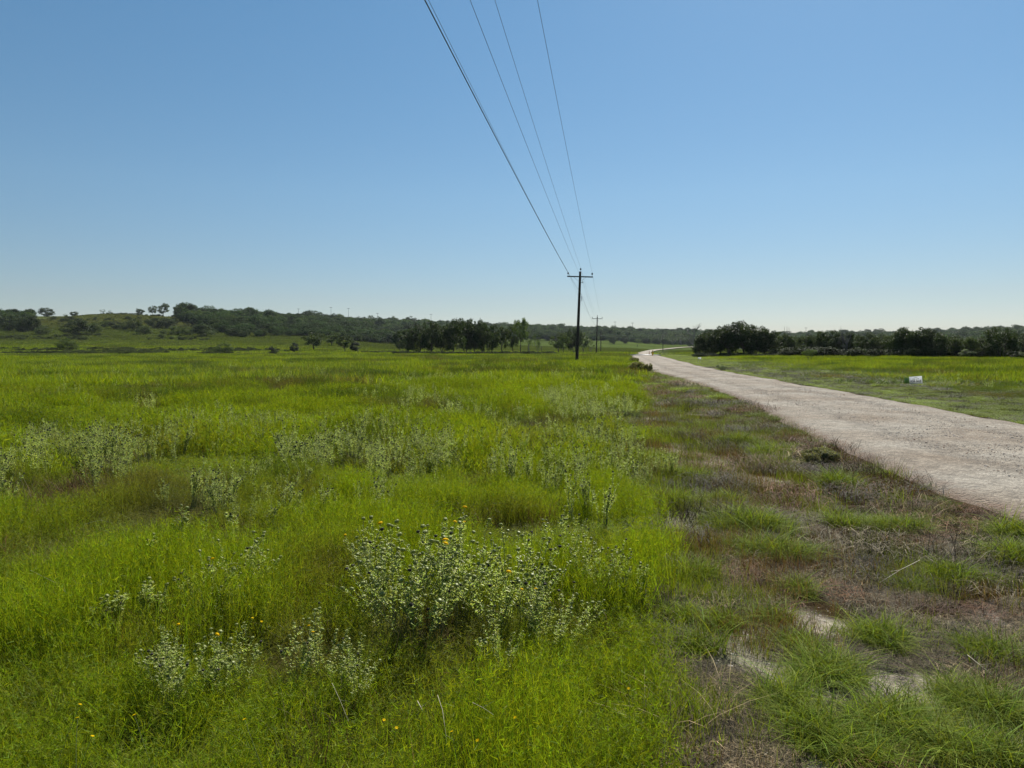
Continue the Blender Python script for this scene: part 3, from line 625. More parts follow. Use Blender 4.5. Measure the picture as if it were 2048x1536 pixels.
def tree_meshes(name, seed, leafm, barkm, trunk=.22, crown=(.5, .5, .42), cz=.60, clumps=34, nleaf=3200, leaf=.036, stems=1, trad=.026, gap=0., cr=.12, low=0.):
    """unit-height tree: tapered trunk, limbs that reach the clumps, ragged crown"""
    rng = np.random.default_rng(seed); T = MB()
    C = []
    while len(C) < clumps:
        q = rng.normal(0, 1, 3); q /= np.linalg.norm(q); q *= rng.uniform(.25, 1) ** .5
        c = np.array([q[0] * crown[0] * (1 - cr), q[1] * crown[1] * (1 - cr), cz + q[2] * crown[2] * .86])
        if c[2] < low + cr * .6: continue
        C.append(c)
    C = np.array(C); R = cr * rng.uniform(.55, 1.25, len(C))
    C[:, 2] += .05 * np.sin(C[:, 0] * 9 + seed); over = (C[:, 2] + R * .7) - 1.0; C[:, 2] -= np.maximum(over, 0)
    roots = []
    for s in range(stems):
        a = rng.uniform(0, 6.28); l = .10 if stems > 1 else .03
        p = np.array([0, 0, -.02]) + (np.array([math.cos(a), math.sin(a), 0]) * .03 if stems > 1 else 0)
        P = [p]; 
        for t in (.35, .7, 1.): P.append(np.array([p[0] + math.cos(a) * l * t + rng.normal(0, .012), p[1] + math.sin(a) * l * t + rng.normal(0, .012), trunk * t]))
        T.tube(P, [trad * 1.35 / stems ** .4, trad / stems ** .4, trad * .85 / stems ** .4, trad * .7 / stems ** .4], 7); roots.append(P[-1])
    roots = np.array(roots); nl = min(len(C), 7)
    order = rng.permutation(len(C)); nodes = [(r, trad * .6) for r in roots]
    for j, q in enumerate(order):
        c = C[q]
        d = [np.linalg.norm(c - n_[0]) + (2 * max(0, n_[0][2] - c[2])) for n_ in nodes]; b, rb = nodes[int(np.argmin(d))] if j >= nl else nodes[rng.integers(0, len(roots))]
        m = (b + c) / 2 + rng.normal(0, .025, 3) + np.array([0, 0, .015 if j < nl else 0])
        r0 = rb * (.75 if j < nl else .55); T.tube([b, m, c], [r0, r0 * .7, r0 * .3], 5, False)
        nodes.append((m, r0 * .75)); nodes.append((c, r0 * .35))
    V, Q = leaf_cards(rng, C, R, nleaf, leaf)
    # scattered outer sprays make the outline ragged
    n2 = nleaf // 7; V2, Q2 = leaf_cards(rng, C, R * 1.35, n2, leaf * .9)
    V = np.concatenate([V, V2]); Q = np.concatenate([Q, Q2 + len(V) - len(V2)])
    V[:, 2] = np.maximum(V[:, 2], .01)
    cm = mesh_np(name + '_crown', V, [Q], [leafm]); tm = T.mesh(name + '_trunk', barkm, True)
    return tm, cm
def bare_meshes(name, seed, barkm, spread=.5, depth=5):
    rng = np.random.default_rng(seed); T = MB()
    def grow(p, d, L, r, k):
        q = p + d * L * .5 + rng.normal(0, .02, 3) * L * 4; e = p + d * L; T.tube([p, q, e], [r, r * .8, r * .6], 5 if k > 2 else 4, False)
        if k == 0: return
        for _ in range(3 if k > 1 else 2):
            nd = d + rng.normal(0, spread, 3); nd[2] = abs(nd[2]) * .8 + .25; nd /= np.linalg.norm(nd); grow(e if rng.uniform() > .4 else q, nd, L * rng.uniform(.6, .85), r * .55, k - 1)
    grow(np.array([0, 0, -.02]), np.array([.03, 0, 1.]), .27, .036, depth)
    V = np.concatenate(T.V); s = 1 / V[:, 2].max()
    for a in T.V: a *= s
    return T.mesh(name + '_trunk', barkm, True)
def merged(name, pair):
    a, b = pair
    Va = np.empty(len(a.vertices) * 3, np.float32); a.vertices.foreach_get('co', Va); Vb = np.empty(len(b.vertices) * 3, np.float32); b.vertices.foreach_get('co', Vb)
    def faces(m):
        q, t = [], []
        for p in m.polygons: (q if len(p.vertices) == 4 else t).append(tuple(p.vertices))
        return q, t
    qa, ta = faces(a); qb, _ = faces(b); off = len(a.vertices); qb = np.array(qb) + off
    parts = [np.array(qa)] + ([np.array(ta)] if ta else []) + [qb]
    mi = [0] * (len(qa) + len(ta)) + [1] * len(qb)
    return mesh_np(name, np.concatenate([Va, Vb]).reshape(-1, 3), parts, [a.materials[0], b.materials[0]], False, mi)

OAK = [tree_meshes('oak', 300 + k, M_oak, M_bark, trunk=.2 + .05 * (k % 3), clumps=54, nleaf=8500, leaf=.032, crown=(.54, .54, .47), cz=.55, cr=.12, stems=1 + (k % 2)) for k in range(6)]
PALE = [tree_meshes('pale', 320 + k, M_light, M_bark, trunk=.3, clumps=26, nleaf=3200, leaf=.034, crown=(.42, .42, .38), cz=.62, cr=.11) for k in range(3)]
MIDT = [tree_meshes('midgreen', 330 + k, M_brush, M_bark, trunk=.25, clumps=34, nleaf=4500, leaf=.034, crown=(.5, .5, .42), cz=.58, cr=.12) for k in range(3)]
BUSH = [tree_meshes('bush', 340 + k, M_brush, M_bark, trunk=.10, clumps=36, nleaf=4200, leaf=.042, crown=(.62, .6, .52), cz=.47, cr=.17, stems=4, trad=.02) for k in range(4)]
DARKB = [tree_meshes('darkbush', 350 + k, M_oak, M_bark, trunk=.10, clumps=46, nleaf=6500, leaf=.036, crown=(.6, .6, .50), cz=.47, cr=.15, stems=3, trad=.02) for k in range(4)]
JUN = [tree_meshes('juniper', 360 + k, M_juniper, M_bark, trunk=.08, clumps=34, nleaf=4200, leaf=.032, crown=(.3, .3, .5), cz=.5, cr=.13) for k in range(2)]
BARE = [bare_meshes('bare', 370 + k, M_barkgrey, .42) for k in range(3)]
THIN = [tree_meshes('thin', 380 + k, M_brush, M_barkgrey, trunk=.28, clumps=26, nleaf=900, leaf=.03, crown=(.48, .45, .38), cz=.62, cr=.12, stems=2) for k in range(2)]
SPREAD = [tree_meshes('spreading', 390, M_light, M_bark, trunk=.34, clumps=46, nleaf=3600, leaf=.04, crown=(.95, .8, .24), cz=.74, cr=.12, stems=2, trad=.03)]
M_bram = leafmat('bramble_leaves', col=(.15, .16, .085), trans=.5, rough=.55, spec=.12, var=.5)
BRAM = [tree_meshes('bramble', 395 + k, M_bram, M_bark, trunk=.08, clumps=60, nleaf=9000, leaf=.05, crown=(.9, .8, .40), cz=.4, cr=.16, stems=5, trad=.012) for k in range(2)]
KINDS = dict(bram=BRAM, oak=OAK, pale=PALE, mid=MIDT, bush=BUSH, dark=DARKB, jun=JUN, thin=THIN, spread=SPREAD)
_tc = {}
def place_tree(kind, u, vb, vt, wpx, label, group=None, cat='tree', name=None, D=None):
    if D is None: x, y, z = at(u, vb)
    else: y = D; x = (u - U0) / F * D; z = float(gz(x, y))
    H = EYE + (V0 - vt) / F * y - z; W = wpx / F * y
    if kind == 'bare':
        k = _tc.get(kind, 0); _tc[kind] = k + 1
        o = link(name or 'bare_tree', BARE[k % len(BARE)]); o.location = (x, y, z); o.scale = (W / .8, W / .8, H); o.rotation_euler.z = k * 2.1
        e = empty(name or 'bare_tree', (x, y, z)); o.name = 'branches'; o.parent = e; o.location = (0, 0, 0); tag(e, label, cat, group); return e
    lst = KINDS[kind]; k = _tc.get(kind, 0); _tc[kind] = k + 1; tm, cm = lst[k % len(lst)]
    nm = name or ('bush' if cat in ('bush', 'shrub') else dict(oak='oak_tree', jun='juniper_tree').get(kind, 'tree'))
    e = empty(nm, (x, y, z), k * 2.4 + .3)
    cw = {'bram': 1.8, 'oak': 1.1, 'pale': .88, 'mid': 1.04, 'bush': 1.3, 'dark': 1.25, 'jun': .66, 'thin': .98, 'spread': 1.95}[kind]
    sx = W / cw
    a = link('trunk', tm, e); b = link('crown', cm, e)
    e.scale = (sx, sx, H); tag(e, label, cat, group); return e
def ordinal(i): return ['leftmost', 'second', 'third', 'fourth', 'fifth', 'sixth', 'seventh', 'eighth', 'ninth', 'tenth', 'eleventh', 'twelfth', 'thirteenth', 'fourteenth', 'fifteenth', 'sixteenth', 'seventeenth', 'eighteenth', 'nineteenth', 'twentieth', 'twenty-first', 'twenty-second', 'twenty-third', 'twenty-fourth'][i]
def olab(i, noun): return ('leftmost ' + noun) if i == 0 else '%s %s from the left' % (ordinal(i), noun)
# left grove
LG = [('oak',818,708,654,44),('oak',836,709,648,56),('oak',862,709.5,641,58),('oak',884,709,640,54),('oak',908,709.5,636,60),('oak',930,709,635,58),('oak',948,709,634,50),('oak',966,709,638,44),
      ('oak',984,708,646,44),('mid',1004,709.5,648,44),('mid',1026,709,646,40)]
for i, (k, u, vb, vt, wp) in enumerate(LG):
    place_tree(k, u, vb, vt, wp, olab(i, 'oak') + ' in the dark grove behind the left field', 'dark oaks of the grove left of the poles', name='oak_tree')
place_tree('pale', 1042, 708, 629, 34, 'tall pale narrow tree rising above the right end of the dark grove', D=165)
place_tree('thin', 1060, 706, 662, 30, 'thin-crowned small tree just right of the dark grove')
place_tree('thin', 1075, 706, 664, 26, 'slim tree with a high sparse crown, last before the gap right of the grove')
place_tree('mid', 1117, 707, 662, 44, 'broad light green tree left of the nearest utility pole')
place_tree('mid', 1127, 708, 666, 30, 'small round tree on two thin stems close left of the nearest utility pole')
place_tree('oak', 1148, 707, 650, 46, 'dark tall tree directly behind the nearest utility pole')
place_tree('pale', 1166, 706, 664, 34, 'pale loose tree just right of the nearest utility pole')
place_tree('thin', 1181, 706, 678, 26, 'low nearly leafless tree between the first two utility poles')
place_tree('oak', 799, 702, 660, 34, 'dark rounded tree standing behind the left end of the grove', D=240)
# scattered trees on the left
place_tree('mid', 627, 701, 661, 56, 'forked open-crowned tree with a visible dark trunk before the wood')
place_tree('mid', 664, 692, 664, 40, 'grey-green round tree behind and right of the forked tree')
place_tree('mid', 690, 705, 667, 36, 'light tree on two thin stems beside the dark juniper')
place_tree('jun', 711, 705, 679, 24, 'dark dense juniper at the right of the twin-stemmed light tree')
place_tree('jun', 588, 706, 684, 20, 'small dark juniper in the green field left of the forked tree')
place_tree('jun', 547, 713, 690, 22, 'tiny cone-shaped tree alone in the field left of the small juniper', D=128)
place_tree('bush', 445, 707, 684, 50, 'round grey-green bush alone in the middle of the left pasture', cat='bush')
place_tree('bush', 134, 702, 675, 46, 'wide bush standing in the dark creek band at far left', cat='bush')
place_tree('bush', 495, 705, 698, 12, 'very small bush right of the lone round bush', cat='bush')
place_tree('bush', 572, 706, 698, 14, 'low tuft-like bush touching the left of the small juniper', cat='bush')
HB = [('dark',20,662,627,44),('dark',45,664,632,36),('dark',62,663,630,36),('bush',44,662,650,24),('bush',85,669,652,30),('dark',150,671,637,54),('bush',189,666,641,30),('bush',210,656,641,20),('dark',230,658,642,26),
      ('bush',250,660,642,26),('bush',270,662,636,30),('bush',288,669,648,34),('dark',312,656,634,34),('dark',336,657,634,36),('bush',352,670,652,30),('bush',376,671,652,26),('dark',408,674,648,48),('bush',327,669,660,14),
      ('bush',447,665,650,20),('dark',462,673,656,24),('dark',486,675,660,22)]
for i, (k, u, vb, vt, wp) in enumerate(HB):
    place_tree(k, u, vb, vt - 1, wp * 1.2, olab(i, 'bush') + ' on the slope below the bare hilltop', 'bushes on the slope of the left hill', 'bush', 'bush')
SK = [(22,632,616,26,'low dark dome at the far left edge of the horizon'),(58,632,617,28,'rounded dark tree left of the biggest dome on the far left horizon'),(92,634,614,36,'largest rounded tree on the far left horizon'),(148,632,622,20,'small flat bush on the left shoulder of the bare hill'),
      (130,632,627,12,'tiny bush left of the flat bush on the hill shoulder'),(205,627.5,618,14,'spindly small tree on top of the bare hill'),(219,627.5,619,8,'tiny sprig on the bare hilltop right of the spindly tree'),(280,628,616,22,'low bush at the right end of the bare hilltop'),
      (305,630,609,18,'small upright tree left of the tallest hilltop tree'),(327,629,605,28,'tallest wind-shaped tree on the hilltop'),(357,627,609,24,'open leaning tree right of the tallest hilltop tree'),(384,631,607,30,'dark tree where the wood begins on the hilltop')]
for (u, vb, vt, wp, lab) in SK:
    place_tree('thin' if wp < 15 else ('mid' if 300 < u < 360 else 'dark'), u, vb, vt, wp, lab, 'trees along the left skyline', 'tree', 'skyline_tree', D={True: 520, False: 485}[u < 160])
# centre distance
place_tree('dark', 1228, 688, 669, 24, 'dark round tree in the far meadow right of the second pole', cat='tree', name='tree')
place_tree('dark', 1251, 687, 669, 24, 'dark round tree touching the right of its twin in the far meadow', name='tree')
place_tree('spread', 1275, 693, 678, 20, 'pale umbrella-shaped tree alone in the far meadow')
place_tree('thin', 1318, 688, 667, 34, 'sparse grey tree left of the pole beside the far road bend')
for i, (u, wp) in enumerate([(1345, 36), (1364, 36), (1382, 30)]):
    place_tree('thin', u, 689.5, 666, wp, '%s of the three greyish bare-branched trees behind the far road' % ['left', 'middle', 'right'][i], 'grey trees behind the far road', D=690)
place_tree('dark', 1381, 694, 676, 18, 'small black-green tree at the far end of the road')
place_tree('bare', 1390, 711, 646, 40, 'bare dead tree with upright branches left of the right grove', D=155, cat='dead tree', name='dead_tree')
# right grove and tree line
RG = [('dark',1403,713,670,46),('oak',1420,713,658,52),('oak',1440,713.5,650,56),('oak',1462,714,643,66),('oak',1488,714,640,70),('oak',1508,714,645,56),('oak',1530,714,656,50),('mid',1552,713.5,658,40),('dark',1572,713.5,664,36),
      ('mid',1592,713.5,670,36),('mid',1612,714,668,36),('oak',1636,714.5,661,44),('oak',1660,715,658,46),('dark',1688,715,660,50),('dark',1712,715,661,42),('oak',1738,715.5,663,44),('mid',1764,716,668,38),('mid',1786,716,668,36)]
for i, (k, u, vb, vt, wp) in enumerate(RG):
    place_tree(k, u, vb, vt, wp * 1.2, olab(i, 'tree') + ' in the dark grove beyond the road', 'trees of the dark grove beyond the road', name='oak_tree' if k == 'oak' else 'tree')
place_tree('bare', 1694, 716, 652, 44, 'bare twiggy crown standing above the middle of the dark grove', D=112, cat='dead tree', name='dead_tree')
RH = [('dark',1795,717,672,40),('oak',1808,717,666,44),('oak',1824,717,650,56),('oak',1850,717.5,658,46),('dark',1874,718,665,48),('mid',1898,718,672,40),('mid',1922,718,670,40),('mid',1940,718.5,674,36),('mid',1966,718.5,672,44),('dark',1990,719,668,40),('oak',2004,720,655,56),('dark',2030,719,676,46),('oak',2062,719,666,50),('mid',2100,719,668,50),('dark',2140,719,664,60),('oak',2190,719,660,60)]
for i, (k, u, vb, vt, wp) in enumerate(RH):
    place_tree(k, u, vb, vt - 3, wp * 1.3, olab(i, 'tree') + ' in the tree line above and right of the white sign', 'trees of the line at the right edge', name='oak_tree' if k == 'oak' else 'tree')
place_tree('pale', 1934, 719, 698, 36, 'yellow-green low shrub before the tree line at the right', cat='shrub', name='shrub')
place_tree('pale', 2026, 720, 700, 44, 'yellow-green low shrub at the right edge of the frame', cat='shrub', name='shrub')
place_tree('spread', 1620, 727, 698, 42, 'small spreading tree with a slanting forked trunk alone in the right field', name='small_tree')

# woodland masses
W_ = [merged('wood_tree', tree_meshes('wood', 400 + k, M_forest, M_bark, trunk=.12, clumps=22, nleaf=1700, leaf=.062, crown=(.55, .55, .46), cz=.53, cr=.2, trad=.03)) for k in range(6)]
def woodland():
    n = 70000; u = RNG.uniform(-150, 2250, n); D = np.sqrt(RNG.uniform(180 ** 2, 1150 ** 2, n)); x = (u - U0) / F * D; y = D
    lim = np.interp(u, [-150, 60, 100, 335, 360, 420, 470, 510, 560, 620, 660, 720, 800, 900, 1000, 1200, 1330, 1420, 1550, 1800, 2050, 2250],
                    [400, 430, 3000, 3000, 450, 400, 350, 335, 385, 390, 375, 390, 440, 520, 640, 700, 715, 735, 330, 230, 180, 180])
    lim = lim + 45 * (fbm(x, y, 38, 95, 3) - .5)
    k = (D > lim) & (fbm(x, y, 26, 96, 3) > .30)
    k &= ~((u < 100) & (D > 500))
    # clearings
    k &= ~((np.abs(u - 530) < 22) & (np.abs(D - 385) < 20)); x, y, u, D = x[k], y[k], u[k], D[k]
    # thin out by spacing on a jittered grid
    key = np.floor(x / 5.2).astype(int) * 100003 + np.floor(y / 6.5).astype(int); _, f = np.unique(key, return_index=True); x, y, u, D = x[f], y[f], u[f], D[f]
    z = gz(x, y); h = RNG.uniform(4.0, 7.4, len(x)) * (1 + .5 * (RNG.uniform(0, 1, len(x)) > .94) * (y > 420)) * (.72 + .28 * sstep(250, 450, y)); w_ = h * RNG.uniform(1.0, 1.45, len(x))
    g = fbm(x, y, 60, 97, 3)[:, None]; col = np.array([.036, .064, .022]) * (.6 + .8 * g) * RNG.uniform(.5, 1.6, (len(x), 1)); q = RNG.uniform(0, 1, len(x)) > .88; col[q] = col[q] * np.array([1.5, 1.3, 1.1])
    o = scatter('woodland', np.stack([x, y, z], -1), RNG.uniform(0, 6.28, len(x)), np.stack([w_, w_, h], -1), RNG.integers(0, 6, len(x)), col, W_)
    tag(o, 'dense low woodland covering the far hills', 'woodland', kind='stuff')
    print('wood', len(x))
woodland()
def creek_scrub():
    n = 2600; y = RNG.uniform(138, 215, n); u = RNG.uniform(-150, 840, n); x = (u - U0) / F * y
    k = fbm(x, y, 14, 101, 3) + .25 * ((u < 260) & (y < 160)) - .16 * (u > 480) > .52; x, y = x[k], y[k]
    h = RNG.uniform(.4, 1.0, len(x)); w_ = h * RNG.uniform(1.2, 2.6, len(x))
    col = np.array([.050, .068, .026]) * RNG.uniform(.6, 1.4, (len(x), 1))
    # scattered scrub on the bare hill
    n = 1500; u3 = RNG.uniform(-60, 420, n); y3 = RNG.uniform(300, 500, n); x3 = (u3 - U0) / F * y3; k = fbm(x3, y3, 22, 121, 3) > .5; x3, y3 = x3[k], y3[k]; n = len(x3)
    h3 = np.exp(RNG.normal(-.25, .5, n)); x = np.append(x, x3); y = np.append(y, y3); h = np.append(h, h3); w_ = np.append(w_, h3 * RNG.uniform(1.2, 2.2, n)); col = np.vstack([col, np.array([.055, .075, .03]) * RNG.uniform(.6, 1.5, (n, 1))])
    # low growth under the groves
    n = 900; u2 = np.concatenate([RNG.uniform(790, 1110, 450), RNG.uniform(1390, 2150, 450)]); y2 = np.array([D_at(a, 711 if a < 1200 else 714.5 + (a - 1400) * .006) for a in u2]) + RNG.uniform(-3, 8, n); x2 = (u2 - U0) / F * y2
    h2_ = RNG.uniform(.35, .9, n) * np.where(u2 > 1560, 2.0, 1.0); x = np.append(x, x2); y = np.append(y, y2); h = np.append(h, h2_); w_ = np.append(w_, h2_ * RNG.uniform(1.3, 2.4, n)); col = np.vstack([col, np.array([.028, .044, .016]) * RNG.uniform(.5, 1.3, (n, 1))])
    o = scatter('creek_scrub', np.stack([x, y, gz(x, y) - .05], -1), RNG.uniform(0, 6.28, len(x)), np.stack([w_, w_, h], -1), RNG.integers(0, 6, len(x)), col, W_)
    tag(o, 'low dark scrub along the creek, on the hill and under the groves', 'scrub', kind='stuff')
creek_scrub()

# ------------------------------------------------------------------ utility poles and wires
M_pole = simple('creosoted_wood', (.030, .022, .017), .85, .35, 6)
M_arm = simple('weathered_crossarm', (.07, .075, .075), .8, .3, 6)
M_porc = simple('brown_porcelain', (.03, .02, .018), .2, spec=.6)
M_steel = simple('galvanised_steel', (.30, .31, .32), .45, metal=.6)
M_wire = simple('aluminium_conductor', (.10, .105, .11), .5, metal=.3)
PH = 9.5
def pole_parts():
    a = MB(); n = 12; P = [(0, 0, -.5 + (PH + .5) * t) for t in np.linspace(0, 1, n)]; a.tube(P, np.linspace(.165, .11, n), 14); shaft = a.mesh('post', M_pole, True)
    b = MB(); b.box((0, -.17, 8.98), (2.5, .09, .115)); arm = b.mesh('crossarm', M_arm)
    c = MB(); 
    for s in (-1, 1): c.tube([(s * .62, -.2, 8.93), (0, -.15, 8.45)], [.012, .012], 5)
    brace = c.mesh('brace', M_steel)
    d = MB(); d.lathe([(.0, 0), (.045, .0), (.05, .05), (.085, .055), (.088, .09), (.055, .10), (.078, .13), (.075, .16), (.04, .175), (.045, .20), (.0, .22)], k=12); d.tube([(0, 0, -.14), (0, 0, .01)], [.011, .011], 6); ins = d.mesh('insulator', M_porc, True)
    e = MB(); e.box((.2, 0, 8.42), (.22, .06, .04)); e.lathe([(0, 8.44), (.045, 8.44), (.05, 8.5), (.03, 8.55), (0, 8.56)], (.29, 0, 0), 8); br = e.mesh('bracket', M_steel)
    f = MB(); f.tube([(.15, -.03, 7.3), (.22, -.03, 7.25)], [.02, .02], 6); f.tube([(.21, -.03, 7.1), (.245, -.03, 6.9), (.27, -.03, 6.62)], [.03, .035, .03], 8); g = f.mesh('clevis', M_steel)
    return shaft, arm, brace, ins, br, g
PP = pole_parts()
LINE = math.atan2(.134, 1)
def pole(x, y, z, label, rz, lean=0.0, cross=True, sc=1.0):
    e = empty('utility_pole', (x, y, z), -rz); e.rotation_euler = Euler((0, lean, -rz)); e.scale = (1, 1, sc)
    tag(e, label, 'utility pole', 'wooden utility poles beside the road')
    link('post', PP[0], e)
    if cross: link('crossarm', PP[1], e); link('brace', PP[2], e)
    for (a, b, c) in (((-1.17, -.17, 9.18), (1.17, -.17, 9.18), (.03, 0, 9.63)) if cross else ((0.03, 0, 9.63),)): link('insulator', PP[3], e, loc=(a, b, c))
    link('bracket', PP[4], e); link('clevis', PP[5], e)
    return e
def pz(u, v, D): return EYE + (V0 - v) / F * D
poles = [(6.32, 71.6, pz(0, 737, 71.6), 'nearest and tallest-looking wooden utility pole with a dark post and crossarm', LINE, math.radians(2.2), 1.0),
         (20.3, 176, pz(0, 712, 176), 'second utility pole along the line, half the size of the nearest', LINE, math.radians(1.4), 1.0),
         (33.0, 272, pz(0, 710, 272), 'third and thin utility pole just right of the second', LINE, math.radians(.8), 1.0),
         (73.5, 356, pz(0, 706, 356), 'lone utility pole on the right of the road bend, without crossarm', .45, 0, 1.0)]
for i, (x, y, z, lab, rz, ln, sc) in enumerate(poles): pole(x, y, z, lab, rz, ln, i < 3, sc)
def polept(i, lx, lz):
    x, y, z, _, rz, ln, sc = poles[i]; M = Euler((0, ln, -rz)).to_matrix(); v = M @ Vector((lx, 0, lz)); return np.array([x + v.x, y + v.y, z + v.z])
# the span that passes over the camera comes from a pole behind it
P0 = np.array([6.6 - .134 * 92, -20.4, 0.])
WI = [('phase_wire', -1.17, 9.4, -1.33, 11.35, .006, 'left outer phase wire, thin one beside the thick cable'), ('phase_wire', .03, 9.85, 0.0, 12.45, .006, 'wire to the insulator on top of the nearest pole, second from the right'),
      ('phase_wire', 1.17, 9.4, 1.33, 11.35, .006, 'rightmost overhead wire ending at the right tip of the crossarm'), ('static_wire', .29, 8.55, -.19, 10.69, .006, 'middle overhead wire fixed on a bracket below the crossarm'),
      ('neutral_cable', .18, 7.3, -.1, 8.44, .011, 'thick overhead cable leftmost of the five, fixed lowest on the pole')]
def span(a, b, sag, n=40):
    t = np.linspace(0, 1, n)[:, None]; P = a * (1 - t) + b * t; P[:, 2] -= (4 * sag * t * (1 - t))[:, 0]; return P
for (nm, lx, lz, ox, z0, r, lab) in WI:
    c, s = math.cos(LINE), math.sin(LINE); a0 = P0 + np.array([ox * c, -ox * s, z0])
    m = MB(); pts = [polept(i, lx, lz) for i in range(3)] + [polept(3, .03 if lx < 1 else .03, 9.8 if lz > 9 else lz)]
    prev = a0
    for q, p in enumerate(pts):
        if q == 3 and lx != .03 and lz > 9: break
        m.tube(span(prev, p, [.58, .9, .9, .8][q]), np.full(40, r), 5, True); prev = p
    o = m.build(nm, M_wire); tag(o, lab, 'overhead wire', 'overhead wires of the power line')
# tiny poles on the skyline
def far_pole(u, vt, vb, lab, cross=True):
    D = 900.; x = (u - U0) / F * D; z = pz(0, vb + 6, D); H = pz(0, vt, D) - z
    m = MB(); m.tube([(0, 0, 0), (0, 0, H)], [.2, .14], 6); e = empty('far_utility_pole', (x, D, z)); m.build('post', M_pole, e)
    if cross: q = MB(); q.box((0, -.3, H * .93), (3.6, .2, .3)); q.build('crossarm', M_pole, e)
    tag(e, lab, 'utility pole', 'tiny utility poles on the far skyline')
for (u, vt, vb, lab) in [(597,617,624,'tiny pole on the skyline left of the two clear ones above the wood'),(662,614,622,'tiny skyline pole standing over a round tree crown'),(697,616,627,'tiny skyline pole with crossarm, tallest above the wood'),(755,626,631,'faint tiny skyline pole right of the tallest tiny one'),
                         (862,628,634,'faint tiny pole above the dark grove on the skyline'),(1230,643,652,'tiny pole on the ridge right of the second pole'),(1265,645,654,'tiny pole on the ridge above the far meadow trees'),
                         (1569,653,663,'left one of three thin masts on the horizon beyond the right grove'),(1574,653,663,'middle one of three thin masts on the horizon beyond the right grove'),(1578,655,663,'right one of three thin masts on the horizon beyond the right grove'),
                         (1612,655,661,'tiny pole on the horizon right of the three masts'),(1764,656,664,'tiny pole on the horizon left of the tall oak')]:
    far_pole(u, vt, vb, lab, not 1560 < u < 1600)
# wire fence posts by the grove
for i, (u, lab) in enumerate([(1056, 'thin fence post left of its twin under the small trees by the grove'), (1083, 'thin fence post alone in the gap right of the grove')]):
    x, y, z = at(u, 707); m = MB(); m.tube([(0, 0, -.2), (0, 0, 1.9)], [.07, .06], 7); m.tube([(0, 0, 1.9), (0, 0, 1.95)], [.06, .02], 7)
    o = m.build('fence_post', M_pole); o.location = (x, y, z); tag(o, lab, 'fence post', 'fence posts by the left grove')

M_white = None
# ------------------------------------------------------------------ signs, markers, cattle guard
M_white = leafmat('white_corrugated_plastic', col=(.85, .85, .85), trans=.55, rough=.5, spec=.3, var=0, tcol=(1, 1, 1), hue=0)
M_green = simple('green_sign_plastic', (.17, .32, .06), .5)
M_ink = simple('black_print', (.015, .015, .015), .6)
M_inkgreen = simple('green_print', (.06, .14, .05), .6)
def text_mesh(s, size, mat, name='lettering', w=1.0):
    cu = bpy.data.curves.new(name, 'FONT'); cu.body = s; cu.size = size; cu.align_x = 'CENTER'; cu.align_y = 'CENTER'; cu.extrude = .001; cu.offset = size * .03
    t = bpy.data.objects.new(name, cu); COL.objects.link(t); bpy.context.view_layer.update()
    me = bpy.data.meshes.new_from_object(t.evaluated_get(bpy.context.evaluated_depsgraph_get())); bpy.data.objects.remove(t); me.materials.clear(); me.materials.append(mat); return me
def yard_sign():
    D = 30.0; u = 1833; x = (u - U0) / F * D; z = float(gz(x, D)); W, H = .485, .305
    zc = EYE + (V0 - 760.3) / F * D - z
    e = empty('for_sale_sign', (x, D, z), math.radians(-12)); e.rotation_euler = Euler((0, math.radians(-4.5), math.radians(-10)))
    m = MB(); m.box((0, 0, zc), (W, .008, H)); p = m.build('panel', M_white, e)
    s = MB()
    for k in (-.15, .15): s.tube([(k, .012, -.15), (k, .012, zc + .05)], [.004, .004], 6)
    s.tube([(-.15, .012, zc - .21), (.15, .012, zc - .21)], [.003, .003], 6); s.build('stake', M_steel, e)
    for (txt, sz, dz, mt, wx) in (('FOR SALE', .098, -.045, M_ink, 1.0), ('FIVE LOTS', .052, .045, M_inkgreen, 1.05), ('ACREAGE', .03, .108, M_inkgreen, 1.1)):
        me = text_mesh(txt, sz, mt); o = link('lettering', me, p); o.location = (0, -.0045, zc + dz); o.rotation_euler = (math.radians(90), 0, 0); o.scale = (wx, 1.2, 1)
    b = MB(); b.box((0, -.0055, zc - .118), (.40, .002, .018)); b.build('printed_band', M_inkgreen, p)
    tag(e, 'white FOR SALE yard sign, slightly tilted, at the edge of the right field', 'sign')
    # green rack-like panel behind
    x2 = (1814.5 - U0) / F * 30.4; e2 = empty('green_sign', (x2, 30.4, float(gz(x2, 30.4))), math.radians(8)); q = MB(); q.box((0, 0, zc - .03), (.25, .008, .235)); q.build('panel', M_green, e2)
    r = MB()
    for k in range(5): r.box((.01 * (k % 2), -.006, zc + .05 - .042 * k), (.15, .002, .014))
    r.build('printed_lines', M_ink, e2); s = MB(); s.tube([(0, .01, -.15), (0, .01, zc)], [.005, .005], 6); s.build('stake', M_steel, e2)
    tag(e2, 'small green sign with dark lines tucked behind the left side of the white sign', 'sign')
yard_sign()
def small_sign():
    D = 78.; x = (1399 - U0) / F * D; z = float(gz(x, D)); e = empty('small_sign', (x, D, z)); zc = EYE + (V0 - 716.5) / F * D - z
    m = MB(); m.box((0, 0, zc), (.34, .01, .17)); m.build('panel', M_white, e); s = MB()
    for k in (-.1, .1): s.tube([(k, .015, -.2), (k, .015, zc)], [.008, .008], 6)
    s.build('stake', M_steel, e); tag(e, 'tiny blank-looking white sign low in the grass before the right grove', 'sign')
small_sign()
M_yel = simple('yellow_marker_paint', (.62, .36, .01), .45, .08, 20)
M_org = simple('orange_marker_paint', (.42, .16, .07), .5)
